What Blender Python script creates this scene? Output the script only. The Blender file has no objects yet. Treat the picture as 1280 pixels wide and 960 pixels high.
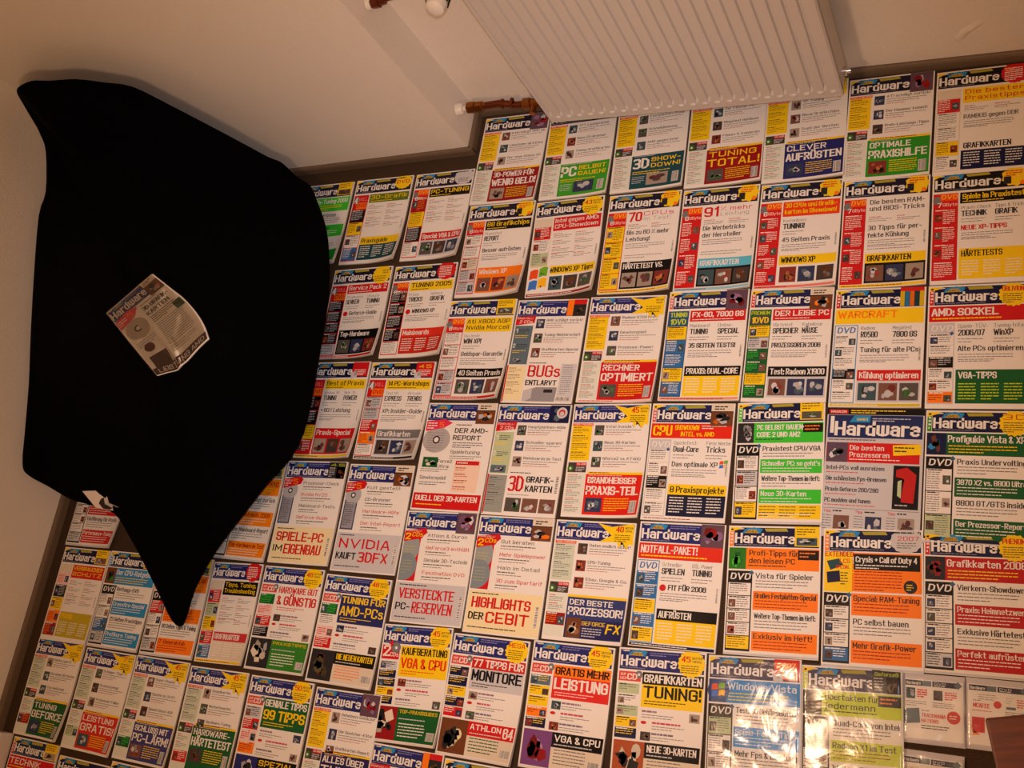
import bpy, math, random
import numpy as np
from mathutils import Matrix, Vector

# ------------------------------------------------------------------ camera
SC = bpy.context.scene
cam_data = bpy.data.cameras.new('camera')
cam = bpy.data.objects.new('camera', cam_data)
SC.collection.objects.link(cam)
SC.camera = cam
cam_data.sensor_fit = 'HORIZONTAL'
cam_data.sensor_width = 36.0
cam_data.lens = 36.0 * 1304.82 / 1280.0
cam_data.clip_start = 0.01
AX, AY, CAM_H = 0.348778, 0.475511, 2.339248
cam.matrix_world = (Matrix.Translation((0, 0, CAM_H)) @ Matrix.Rotation(AX, 4, 'X') @ Matrix.Rotation(AY, 4, 'Y'))

# ------------------------------------------------------------------ world, lamps, exposure
W = bpy.data.worlds.new('world'); SC.world = W; W.use_nodes = True
bg = W.node_tree.nodes['Background']
bg.inputs[0].default_value = (0.8, 0.7, 0.65, 1); bg.inputs[1].default_value = 0.02

def light(name, kind, loc, power, color, size, target=None):
    d = bpy.data.lights.new(name, kind); d.energy = power; d.color = color
    if kind == 'AREA': d.shape = 'DISK'; d.size = size
    else: d.shadow_soft_size = size
    o = bpy.data.objects.new(name, d); o.location = loc
    if target is not None:
        o.rotation_euler = (Vector(target) - Vector(loc)).to_track_quat('-Z', 'Y').to_euler()
    SC.collection.objects.link(o)
    return o
light('room_lamp', 'POINT', (-0.84, 0.08, 1.80), 37.0, (1.0, 0.60, 0.355), 0.08)
fl = light('camera_flash', 'SPOT', (0.03, 0.02, 2.40), 104.0, (0.95, 0.82, 0.82), 0.02)
fl.data.spot_size = math.radians(60); fl.data.spot_blend = 1.0
fl.rotation_euler = cam.matrix_world.to_euler()
vs = SC.view_settings
vs.view_transform = 'Standard'; vs.look = 'None'; vs.gamma = 1.0; vs.use_curve_mapping = False
vs.exposure = 0.18

# ------------------------------------------------------------------ helpers
COL = SC.collection
def lin(c):
    return tuple((x/12.92 if x <= 0.04045 else ((x+0.055)/1.055)**2.4) for x in c)
def rgb(r, g, b): return lin((r/255, g/255, b/255))

def mat(name, color, rough=0.6, metal=0.0, bump=0.0, scale=60.0, var=0.0, spec=0.5, coat=0.0):
    m = bpy.data.materials.new(name); m.use_nodes = True
    nt = m.node_tree; b = nt.nodes['Principled BSDF']
    b.inputs['Base Color'].default_value = (*color, 1)
    b.inputs['Roughness'].default_value = rough
    b.inputs['Metallic'].default_value = metal
    b.inputs['Specular IOR Level'].default_value = spec
    b.inputs['Coat Weight'].default_value = coat
    if bump or var:
        tc = nt.nodes.new('ShaderNodeTexCoord')
        n = nt.nodes.new('ShaderNodeTexNoise'); n.inputs['Scale'].default_value = scale
        n.inputs['Detail'].default_value = 6
        nt.links.new(tc.outputs['Object'], n.inputs['Vector'])
        if bump:
            bp = nt.nodes.new('ShaderNodeBump'); bp.inputs['Strength'].default_value = bump
            bp.inputs['Distance'].default_value = 0.004
            nt.links.new(n.outputs['Fac'], bp.inputs['Height']); nt.links.new(bp.outputs['Normal'], b.inputs['Normal'])
        if var:
            mx = nt.nodes.new('ShaderNodeMix'); mx.data_type = 'RGBA'
            mx.inputs['A'].default_value = (*[c*(1-var) for c in color], 1)
            mx.inputs['B'].default_value = (*[min(1, c*(1+var)) for c in color], 1)
            nt.links.new(n.outputs['Fac'], mx.inputs['Factor']); nt.links.new(mx.outputs['Result'], b.inputs['Base Color'])
    return m

M_wall = mat('white_plaster', rgb(230, 222, 212), 0.92, bump=0.35, scale=260, var=0.03, spec=0.2)
M_floor = mat('brown_carpet', rgb(74, 58, 44), 0.98, bump=1.0, scale=420, var=0.45, spec=0.1)
M_skirt = mat('grey_brown_skirting', rgb(108, 90, 72), 0.6, bump=0.1, scale=120, var=0.15)
M_rad = mat('radiator_enamel', rgb(204, 197, 191), 0.38, spec=0.45, bump=0.02, scale=80)
M_radin = mat('radiator_grey', rgb(120, 116, 110), 0.5)
M_brass = mat('aged_brass', rgb(150, 92, 40), 0.32, metal=0.9, var=0.35, scale=90)
M_copper = mat('dark_copper', rgb(112, 54, 30), 0.35, metal=0.8, var=0.3, scale=70)
M_plastic = mat('white_plastic', rgb(222, 216, 205), 0.35)
M_dark = mat('black_rubber', rgb(22, 20, 20), 0.6)
M_chrome = mat('chrome', rgb(220, 220, 220), 0.12, metal=1.0)
M_cloth = mat('black_cloth', (0.0012, 0.0012, 0.0014), 0.95, bump=0.4, scale=300, spec=0.02)
M_pages = mat('page_edges', rgb(206, 198, 186), 0.8, bump=0.4, scale=500, var=0.12)
M_label = mat('white_label', rgb(226, 214, 202), 0.7)
M_label2 = mat('label_print', rgb(40, 22, 20), 0.7)
M_paint = mat('white_gloss_paint', rgb(214, 206, 200), 0.4, bump=0.05, scale=60)

def wood_mat():
    m = bpy.data.materials.new('red_brown_wood'); m.use_nodes = True
    nt = m.node_tree; b = nt.nodes['Principled BSDF']
    tc = nt.nodes.new('ShaderNodeTexCoord'); mp = nt.nodes.new('ShaderNodeMapping')
    mp.inputs['Scale'].default_value = (3, 40, 3)
    n = nt.nodes.new('ShaderNodeTexNoise'); n.inputs['Scale'].default_value = 3; n.inputs['Detail'].default_value = 8
    cr = nt.nodes.new('ShaderNodeValToRGB')
    cr.color_ramp.elements[0].position = 0.3; cr.color_ramp.elements[0].color = (*rgb(72, 26, 10), 1)
    cr.color_ramp.elements[1].position = 0.7; cr.color_ramp.elements[1].color = (*rgb(108, 46, 16), 1)
    nt.links.new(tc.outputs['Object'], mp.inputs[0]); nt.links.new(mp.outputs[0], n.inputs['Vector'])
    nt.links.new(n.outputs['Fac'], cr.inputs[0]); nt.links.new(cr.outputs[0], b.inputs['Base Color'])
    b.inputs['Roughness'].default_value = 0.42
    return m
M_wood = wood_mat()

def print_mat():
    m = bpy.data.materials.new('glossy_print'); m.use_nodes = True
    nt = m.node_tree; b = nt.nodes['Principled BSDF']
    a = nt.nodes.new('ShaderNodeVertexColor'); a.layer_name = 'ink'
    n = nt.nodes.new('ShaderNodeTexNoise'); n.inputs['Scale'].default_value = 9; n.inputs['Detail'].default_value = 2
    tc = nt.nodes.new('ShaderNodeTexCoord')
    bp = nt.nodes.new('ShaderNodeBump'); bp.inputs['Strength'].default_value = 0.35; bp.inputs['Distance'].default_value = 0.01
    nt.links.new(tc.outputs['Object'], n.inputs['Vector']); nt.links.new(n.outputs['Fac'], bp.inputs['Height'])
    nt.links.new(bp.outputs['Normal'], b.inputs['Normal'])
    nt.links.new(a.outputs['Color'], b.inputs['Base Color'])
    b.inputs['Roughness'].default_value = 0.45; b.inputs['Specular IOR Level'].default_value = 0.22
    return m
M_print = print_mat()

def wrap_mat():
    m = bpy.data.materials.new('clear_film'); m.use_nodes = True
    nt = m.node_tree
    for n in list(nt.nodes): nt.nodes.remove(n)
    out = nt.nodes.new('ShaderNodeOutputMaterial'); mx = nt.nodes.new('ShaderNodeMixShader')
    tr = nt.nodes.new('ShaderNodeBsdfTransparent'); tr.inputs[0].default_value = (0.97, 0.97, 0.97, 1)
    gl = nt.nodes.new('ShaderNodeBsdfGlossy'); gl.inputs['Roughness'].default_value = 0.16
    gl.inputs['Color'].default_value = (1, 1, 1, 1)
    fr = nt.nodes.new('ShaderNodeFresnel'); fr.inputs['IOR'].default_value = 1.5
    tc = nt.nodes.new('ShaderNodeTexCoord'); n1 = nt.nodes.new('ShaderNodeTexNoise'); n1.inputs['Scale'].default_value = 14; n1.inputs['Detail'].default_value = 3
    n1.inputs['Distortion'].default_value = 0.8
    b1 = nt.nodes.new('ShaderNodeBump'); b1.inputs['Strength'].default_value = 0.10; b1.inputs['Distance'].default_value = 0.02
    nt.links.new(tc.outputs['Object'], n1.inputs['Vector']); nt.links.new(n1.outputs['Fac'], b1.inputs['Height'])
    nt.links.new(b1.outputs['Normal'], gl.inputs['Normal'])
    nt.links.new(fr.outputs[0], mx.inputs[0]); nt.links.new(tr.outputs[0], mx.inputs[1])
    nt.links.new(gl.outputs[0], mx.inputs[2]); nt.links.new(mx.outputs[0], out.inputs['Surface'])
    return m
M_film = wrap_mat()

def link(o, parent=None, **props):
    COL.objects.link(o)
    if parent is not None: o.parent = parent
    for k, v in props.items(): o[k] = v
    return o
def mesh_obj(name, verts, faces, material, parent=None, smooth=False, **props):
    me = bpy.data.meshes.new(name); me.from_pydata([tuple(map(float, v)) for v in verts], [], [tuple(int(i) for i in f) for f in faces])
    me.materials.append(material); me.update()
    if smooth: me.polygons.foreach_set('use_smooth', [True]*len(me.polygons))
    return link(bpy.data.objects.new(name, me), parent, **props)
def empty(name, loc=(0, 0, 0), rotz=0.0, **props):
    o = bpy.data.objects.new(name, None); o.location = loc; o.rotation_euler = (0, 0, rotz)
    o.empty_display_size = 0.05
    return link(o, None, **props)
class MB:
    def __init__(s): s.v = []; s.f = []
    def box(s, x0, x1, y0, y1, z0, z1):
        b = len(s.v)
        s.v += [(x0,y0,z0),(x1,y0,z0),(x1,y1,z0),(x0,y1,z0),(x0,y0,z1),(x1,y0,z1),(x1,y1,z1),(x0,y1,z1)]
        s.f += [tuple(b+i for i in q) for q in ((3,2,1,0),(4,5,6,7),(0,1,5,4),(1,2,6,5),(2,3,7,6),(3,0,4,7))]
        return s
    def tube(s, pts, rad, n=14, cap=True):
        pts = [Vector(p) for p in pts]
        rads = rad if isinstance(rad, (list, tuple)) else [rad]*len(pts)
        rings = []
        prev = None
        for i, p in enumerate(pts):
            t = (pts[min(i+1, len(pts)-1)] - pts[max(i-1, 0)]).normalized()
            if prev is None:
                a = Vector((0, 0, 1)) if abs(t.z) < 0.9 else Vector((1, 0, 0))
                u = t.cross(a).normalized()
            else:
                u = (prev - t*prev.dot(t)).normalized()
            prev = u; w = t.cross(u)
            b = len(s.v)
            for k in range(n):
                an = 2*math.pi*k/n
                s.v.append(tuple(p + (u*math.cos(an) + w*math.sin(an))*rads[i]))
            rings.append(b)
        for a, b in zip(rings, rings[1:]):
            for k in range(n):
                s.f.append((a+k, a+(k+1) % n, b+(k+1) % n, b+k))
        if cap:
            s.f.append(tuple(rings[0]+k for k in reversed(range(n)))); s.f.append(tuple(rings[-1]+k for k in range(n)))
        return s
    def build(s, name, m, parent=None, smooth=False, bevel=0.0, **props):
        o = mesh_obj(name, s.v, s.f, m, parent, smooth, **props)
        if smooth:
            try: o.data.set_sharp_from_angle(angle=math.radians(40))
            except Exception: pass
        if bevel:
            md = o.modifiers.new('bevel', 'BEVEL'); md.width = bevel; md.segments = 2; md.limit_method = 'ANGLE'
        return o

# ------------------------------------------------------------------ the room
XL = -2.832                      # left wall
def yr(x): return 1.728 - 0.0325*(x + 1.55)      # recess wall line behind the radiator
YB, XC = 1.590, -1.545           # front of the chimney breast, its right-hand return
SK = 0.032                       # skirting height
TOPZ = 2.5
def wall_panel(name, p, q, into, th=0.12):
    # upright slab from p to q (plan), thickness going to the side 'into' (plan unit vector)
    v = []
    for z in (0.0, TOPZ):
        v += [(p[0], p[1], z), (q[0], q[1], z), (q[0]+into[0]*th, q[1]+into[1]*th, z), (p[0]+into[0]*th, p[1]+into[1]*th, z)]
    f = [(3,2,1,0),(4,5,6,7),(0,1,5,4),(1,2,6,5),(2,3,7,6),(3,0,4,7)]
    return mesh_obj(name, v, f, M_wall, None, kind='structure')
mesh_obj('floor', [(XL-0.1, -2.5, -0.05), (1.3, -2.5, -0.05), (1.3, 1.9, -0.05), (XL-0.1, 1.9, -0.05),
                   (XL-0.1, -2.5, 0), (1.3, -2.5, 0), (1.3, 1.9, 0), (XL-0.1, 1.9, 0)],
         [(3,2,1,0),(4,5,6,7),(0,1,5,4),(1,2,6,5),(2,3,7,6),(3,0,4,7)], M_floor, None, kind='structure')
wall_panel('wall_left', (XL, -2.4), (XL, 1.75), (-1, 0))
# chimney breast: one block with the front face and the right-hand return
mesh_obj('wall_chimney', [(XL, YB, 0), (XC, YB+0.004, 0), (XC-0.004, 1.86, 0), (XL, 1.86, 0),
                          (XL, YB, TOPZ), (XC, YB+0.004, TOPZ), (XC-0.004, 1.86, TOPZ), (XL, 1.86, TOPZ)],
         [(3,2,1,0),(4,5,6,7),(0,1,5,4),(1,2,6,5),(2,3,7,6),(3,0,4,7)], M_wall, None, kind='structure')
WA = math.atan(-0.0325)
def back_piece(xa, xb):
    L_ = (xb-xa)/math.cos(WA)
    o = mesh_obj('wall_back', [(0,0,0),(L_,0,0),(L_,0.12,0),(0,0.12,0),(0,0,TOPZ),(L_,0,TOPZ),(L_,0.12,TOPZ),(0,0.12,TOPZ)],
                 [(3,2,1,0),(4,5,6,7),(0,1,5,4),(1,2,6,5),(2,3,7,6),(3,0,4,7)], M_wall, None, kind='structure')
    o.location = (xa, yr(xa), 0); o.rotation_euler = (0, 0, WA)
    return o
back_piece(XC-0.004, -0.42); wr = back_piece(-0.42, 1.3)
# the rest of the room, out of the picture: it throws the lamp's light back
wall_panel('wall_right', (1.3, -2.4), (1.3, 1.8), (1, 0))
wall_panel('wall_front', (XL, -2.4), (1.42, -2.4), (0, -1))
mesh_obj('ceiling', [(XL-0.1, -2.5, TOPZ), (1.42, -2.5, TOPZ), (1.42, 1.9, TOPZ), (XL-0.1, 1.9, TOPZ),
                     (XL-0.1, -2.5, TOPZ+0.1), (1.42, -2.5, TOPZ+0.1), (1.42, 1.9, TOPZ+0.1), (XL-0.1, 1.9, TOPZ+0.1)],
         [(3,2,1,0),(4,5,6,7),(0,1,5,4),(1,2,6,5),(2,3,7,6),(3,0,4,7)], M_wall, None, kind='structure')
# chip in the plaster above the skirting
rnd = random.Random(5)
cv, cf = [], []
NU, NV = 16, 7
for j in range(NV):
    for i in range(NU):
        u = i/(NU-1); v = j/(NV-1)-0.5
        x = -0.205 + 0.068*u + v*0.020 + 0.003*math.sin(u*9); z = 0.088 + 0.072*u - v*0.016 + rnd.uniform(-0.0012, 0.0012)
        edge = min(u, 1-u, 0.5-abs(v))
        h = 0.0045*max(0, math.sin(math.pi*u))*(1-abs(v)*2)*(0.5+rnd.random()*0.8) if edge > 0 else -0.0006
        cv.append(((x-wr.location.x)/math.cos(WA), -h, z))
for j in range(NV-1):
    for i in range(NU-1):
        a = j*NU+i; cf.append((a, a+NU, a+NU+1, a+1))
mesh_obj('plaster_chip', cv, cf, M_wall, wr, True)

def skirting(name, p, q, n):
    # board of 12 mm with a rounded top edge standing against the wall line p-q; n points into the room
    prof = [(0, 0), (0.011, 0), (0.011, SK-0.008), (0.0085, SK-0.002), (0.005, SK), (0, SK)]
    v = []
    for e in (p, q):
        v += [(e[0]+n[0]*a, e[1]+n[1]*a, b) for a, b in prof]
    k = len(prof)
    f = [(i, (i+1) % k, k+(i+1) % k, k+i) for i in range(k)] + [tuple(range(k))[::-1], tuple(range(k, 2*k))]
    return mesh_obj(name, v, f, M_skirt, None, kind='structure')
skirting('baseboard_left', (XL, -0.27), (XL, YB), (1, 0))
skirting('baseboard_chimney', (XL+0.011, YB), (XC+0.011, YB+0.004), (0, -1))
skirting('baseboard_return', (XC, YB), (XC, yr(XC)), (1, 0))
skirting('baseboard_back', (XC+0.011, yr(XC)), (1.25, yr(1.25)), (0, -1))
# white painted casing standing out from the left wall (bottom-left of the picture)
t1 = MB().box(XL, -2.772, -1.2, -0.271, 0, 1.1).box(XL, -2.766, -1.2, -0.268, 0, 0.05)
t1.build('trim_1', M_paint, None, bevel=0.004, kind='structure')

# ------------------------------------------------------------------ radiator
RX0, RX1, RZ0, RZ1 = -1.240, -0.447, 0.100, 0.700
ang = math.atan(-0.0375)
rad = empty('radiator', (RX0, 1.590, RZ0), ang, label='white ribbed panel radiator hanging on the wall above the magazines', category='radiator')
RW = (RX1-RX0)/math.cos(ang); RH = RZ1-RZ0; RD = 0.098
NR = 24
def rad_panel(y, flip, name):
    # pressed steel sheet: shallow vertical grooves at an even pitch
    pitch = (RW-0.02)/NR
    prof = [(0.0, 0.004), (0.004, 0.0)]
    for i in range(NR):
        x0 = 0.01 + i*pitch
        prof += [(x0+0.001, 0.0), (x0+0.004, 0.0065), (x0+0.008, 0.0065), (x0+0.011, 0.0)]
    prof += [(RW-0.004, 0.0), (RW, 0.004)]
    zs = [0.0, 0.004, 0.034, 0.046, RH-0.046, RH-0.034, RH-0.004, RH]
    amp = [0, 0, 0, 1, 1, 0, 0, 0]
    v, f = [], []
    for z, a in zip(zs, amp):
        edge = 0.004 if z in (0.0, RH) else 0.0
        for x, d in prof:
            border = x < 0.004-1e-9 or x > RW-0.004+1e-9
            dd = d if border else d*a
            v.append((x, y + flip*(dd+edge), z))
    k = len(prof)
    for j in range(len(zs)-1):
        for i in range(k-1):
            q = (j*k+i, j*k+i+1, (j+1)*k+i+1, (j+1)*k+i)
            f.append(q if flip > 0 else q[::-1])
    b = len(v)      # the sheet's back, so it has thickness
    v += [(0, y+flip*0.016, 0), (RW, y+flip*0.016, 0), (RW, y+flip*0.016, RH), (0, y+flip*0.016, RH)]
    f += [(b, b+3, b+2, b+1), (0, b, b+1, k-1), (k*(len(zs)-1), k*len(zs)-1, b+2, b+3)]
    f += [tuple([b] + [j*k for j in range(len(zs))] + [b+3]), tuple([b+1] + [j*k+k-1 for j in range(len(zs))] + [b+2])[::-1]]
    return mesh_obj(name, v, f, M_rad, rad)
rad_panel(0.0, 1, 'front_panel')
rad_panel(RD, -1, 'rear_panel')
MB().box(0.0, 0.002, 0.010, RD-0.010, 0.012, RH).build('side_panel', M_rad, rad)
MB().box(RW-0.002, RW, 0.010, RD-0.010, 0.012, RH).build('side_panel', M_rad, rad)
gr = MB()
for i in range(48): gr.box(0.01+i*(RW-0.03)/47, 0.013+i*(RW-0.03)/47+0.002, 0.014, RD-0.014, RH-0.004, RH+0.004)
gr.build('top_grille', M_rad, rad, kind='stuff')
fin = MB()
for i in range(36):
    x = 0.02 + i*(RW-0.04)/35
    fin.box(x, x+0.001, 0.018, RD-0.018, 0.03, RH-0.03)
fin.build('convector_fins', M_radin, rad, kind='stuff')
# pressed weld bumps along the lower edge, one shared mesh
bm_v, bm_f = [], []
n1, n2 = 14, 4
for j in range(n2+1):
    a = j/n2*math.pi/2
    for k in range(n1):
        t = 2*math.pi*k/n1
        bm_v.append((0.0100*math.cos(a)*math.cos(t), -0.0055*math.sin(a), 0.0065*math.cos(a)*math.sin(t)))
for j in range(n2):
    for k in range(n1):
        bm_f.append((j*n1+k, j*n1+(k+1) % n1, (j+1)*n1+(k+1) % n1, (j+1)*n1+k))
b0 = None
for i in range(NR):
    x = 0.01 + (i+0.5)*(RW-0.02)/NR + 0.007
    if b0 is None:
        b0 = mesh_obj('weld_bump', bm_v, bm_f, M_rad, rad, True); o = b0
    else:
        o = b0.copy(); COL.objects.link(o); o.parent = rad
    o.location = (x, 0.0005, 0.027)
for xx in (0.12, RW-0.12):
    MB().box(xx-0.012, xx+0.012, RD-0.002, RD+0.028, 0.06, 0.10).build('wall_bracket', M_rad, rad)
# bleed plug at the lower right
MB().tube([(RW-0.001, 0.05, 0.035), (RW+0.010, 0.05, 0.035), (RW+0.010, 0.05, 0.035), (RW+0.018, 0.05, 0.035)], [0.012, 0.012, 0.007, 0.007], 12).build('end_plug', M_chrome, rad, True)
# lower feed: rosette on the chimney return, lumpy brass union and dark pipe to the radiator
lp = empty('radiator_pipe', (XC+0.001, 1.662, 0.125), 0, label='short brown copper heating pipe with brass unions running from wall to radiator', category='pipe')
MB().tube([(0, 0, 0), (0.018, 0, 0.0), (0.022, 0, 0)], [0.019, 0.017, 0.013], 20).build('wall_rosette', M_plastic, lp, True)
MB().tube([(0.015, 0, 0), (0.036, 0, 0)], 0.008, 12).build('pipe_stub', M_plastic, lp, True)
MB().tube([(0.034, 0, 0), (0.036, 0, 0), (0.060, 0, 0), (0.062, 0, 0), (0.064, 0, 0), (0.084, 0, 0), (0.086, 0, 0), (0.10, 0, 0)],
          [0.010, 0.0175, 0.0175, 0.013, 0.0155, 0.0155, 0.011, 0.011], 6).build('union_nut', M_brass, lp, False)
MB().tube([(0.095, 0, 0), (0.14, 0, 0.001), (0.165, -0.001, -0.006), (0.185, -0.003, -0.012), (0.215, -0.004, -0.013)], 0.0105, 14).build('bent_pipe', M_copper, lp, True)
for xx in (0.145, 0.176): MB().tube([(xx, 0, -0.002), (xx+0.006, 0, -0.003)], 0.014, 14).build('solder_ring', M_copper, lp, True)
MB().tube([(0.208, -0.004, -0.013), (0.212, -0.004, -0.013), (0.235, -0.004, -0.013), (0.237, -0.004, -0.013), (0.262, -0.004, -0.012), (0.264, -0.004, -0.012), (0.312, -0.010, -0.005)],
          [0.011, 0.0165, 0.0165, 0.013, 0.0155, 0.012, 0.012], 8).build('union_nut', M_brass, lp, False)
MB().tube([(0.245, -0.004, -0.012), (0.245, -0.040, -0.014)], [0.009, 0.009], 12).build('valve_cap', M_brass, lp, True)
# upper feed: brown valve piece on the return and white thermostat head pointing into the room
tv = empty('thermostat_valve', (-1.29, 1.64, 0.645), 0, label='white slotted thermostat knob on the pipe beside the radiator at top edge', category='valve')
hd = MB()
hd.tube([(0, -0.028, 0.005), (0, -0.034, 0.006), (0, -0.075, 0.014), (0, -0.088, 0.017), (0, -0.094, 0.018)], [0.019, 0.0235, 0.0255, 0.022, 0.012], 28)
hd.build('thermostat_head', M_plastic, tv, True)
for i in range(14):
    a = 2*math.pi*i/14
    if True:
        r = 0.0262
        x, z = r*math.cos(a), r*math.sin(a)
        MB().tube([(x, -0.042, z+0.008), (x*1.035, -0.068, z*1.035+0.013)], 0.0022, 6).build('grip_slot', M_dark, tv)
MB().tube([(0, -0.030, 0.005), (0, 0.01, 0)], 0.012, 8).build('valve_body', M_brass, tv)
MB().tube([(-0.254, 0.022, -0.040), (-0.10, 0.018, -0.02), (-0.02, 0.012, 0), (0.052, 0.012, 0.0)], 0.008, 12).build('feed_pipe', M_copper, tv, True)
uv = empty('pipe_fitting', (XC+0.001, 1.662, 0.605), 0, label='small brown pipe fitting on chimney side wall at the top edge', category='pipe')
MB().tube([(0, 0, 0), (0.012, 0, 0.0)], [0.018, 0.015], 18).build('wall_rosette', M_plastic, uv, True)
MB().tube([(0.010, 0, 0), (0.014, 0, 0), (0.034, 0, 0), (0.036, 0, 0), (0.052, 0, 0)], [0.01, 0.016, 0.016, 0.012, 0.010], 6).build('union_nut', M_copper, uv)

# ------------------------------------------------------------------ lettering: a narrow stroke alphabet
# every letter is a few strokes; a point is two signs: x in tenths, y in tenths of the cap height (A-D = 10-13, x y z = below the line)
FONT = {
 'A': '002A3A50 1343', 'B': '000A4A5956455451400000 0545', 'C': '52514010010 ', 'D': '000A3A5852300000', 'E': '50000A5A 0545', 'F': '000A5A 0545',
 'G': '58594A1A09011040515535', 'H': '000A 505A 0555', 'I': '000A', 'J': '5A5140100102', 'K': '000A 5A04 2650', 'L': '0A0050', 'M': '000A336A60',
 'N': '000A505A', 'O': '104051594A1A090110', 'P': '000A4A59554404', 'Q': '104051594A1A090110 3260', 'R': '000A4A59564505 2550',
 'S': '58594A1A09061545545140100102', 'T': '303A 0A6A', 'U': '0A011040515A', 'V': '0A306A', 'W': '0A2048608A', 'X': '005A 0A50', 'Y': '0A356A 3530', 'Z': '0A5A0050',
 '0': '104051594A1A090110', '1': '082A20', '2': '08091A4A59570050', '3': '091A4A59564554514010010 ', '4': '404A0353', '5': '5A0A06465551401001',
 '6': '58594A1A0901104051554606', '7': '0A5A20', '8': '1040515445565 ', '9': '0110405159 ',
 'a': '0617374640 44140301103041', 'b': '0A003041463707', 'c': '4637170601103041', 'd': '4A401001061747', 'e': '0444463717060110 ', 'f': '10192A3A 0737',
 'g': '4010010617474y3z1z0y', 'h': '000A 07374640', 'i': '0006 090A', 'j': '161y0z 191A', 'k': '000A 4703 1440', 'l': '000A', 'm': '0007273630 3647576660',
 'n': '0007374640', 'o': '103041463717060110', 'p': '0z073746413000', 'q': '4z471706011040', 'r': '000737', 's': '46371706051434424130 ', 't': '1A112030 0737',
 'u': '0701104047', 'v': '072047', 'w': '0710365067', '~': '070110506167 3037', 'x': '0047 0740', 'y': '0720 471z', 'z': '07470040',
 '-': '0434', '.': '0001', ',': '010x', '!': '050A 0001', ':': '0001 0506', '&': '5008091A2A3938020110 ', '/': '004A', '+': '0545 2327', '%': '006A 081A 5062', "'": '080A', '?': '08091A4A59573433 3031',
 '\u00df': '00091A3A4947354442413020', '(': '1A090110', ')': '0A191100'}
FONT['C'] = '5251401001091A4A5958'; FONT['3'] = '091A4A595645545140100 '.strip()[:-1] + '01'; FONT['3'] = '091A4A5956455451401001 2545'
FONT['8'] = '10405154455659 '.strip() + '4A1A09061504011 '.strip()[:-1] + '0110'; FONT['8'] = '1040515445' + '56594A1A0906' + '1504' + '0110 1545'
FONT['9'] = '01104051594A1A09051454'; FONT['e'] = '04444637170601103041'; FONT['s'] = '463717060514344241301001'; FONT['&'] = '5008091A2A39380201103052'
for c_, b_ in (('\u00e4', 'a'), ('\u00f6', 'o'), ('\u00fc', 'u')): FONT[c_] = FONT[b_] + ' 0A0B 3A3B'
for c_, b_ in (('\u00c4', 'A'), ('\u00d6', 'O'), ('\u00dc', 'U')): FONT[c_] = FONT[b_] + ' 1C1D 4C4D'
YV = {c: i for i, c in enumerate('0123456789ABCD')}; YV.update({'x': -1, 'y': -2, 'z': -3})
def _parse(s):
    out = []
    for st in s.split():
        out.append([(int(st[i])/10.0, YV[st[i+1]]/10.0) for i in range(0, len(st)-1, 2)])
    return out
GLY = {k: _parse(v) for k, v in FONT.items()}
GW = {k: max(p[0] for st in v for p in st) for k, v in GLY.items()}

# ------------------------------------------------------------------ printed sheets
WHITE = rgb(236, 232, 226); GREY = rgb(120, 118, 120); DK = rgb(40, 38, 42); BLK = rgb(14, 13, 16)
RED = rgb(206, 26, 30); DRED = rgb(150, 18, 26); YEL = rgb(246, 208, 20); ORG = rgb(250, 128, 20); GRN = rgb(44, 150, 36)
DGRN = rgb(20, 92, 44); LGRN = rgb(60, 200, 50); BLU = rgb(36, 40, 110); NAVY = rgb(16, 22, 66); CYA = rgb(40, 140, 200)
CREAM = rgb(240, 226, 178); PALE = rgb(200, 200, 204); SLATE = rgb(92, 112, 124); LIME = rgb(196, 214, 40); SAGE = rgb(186, 200, 160)
PGRN = rgb(204, 214, 194); BEI = rgb(222, 210, 190); BRN = rgb(110, 62, 34); TEAL = rgb(26, 74, 84); PUR = rgb(90, 50, 110)
STEP = 0.00016
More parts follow.
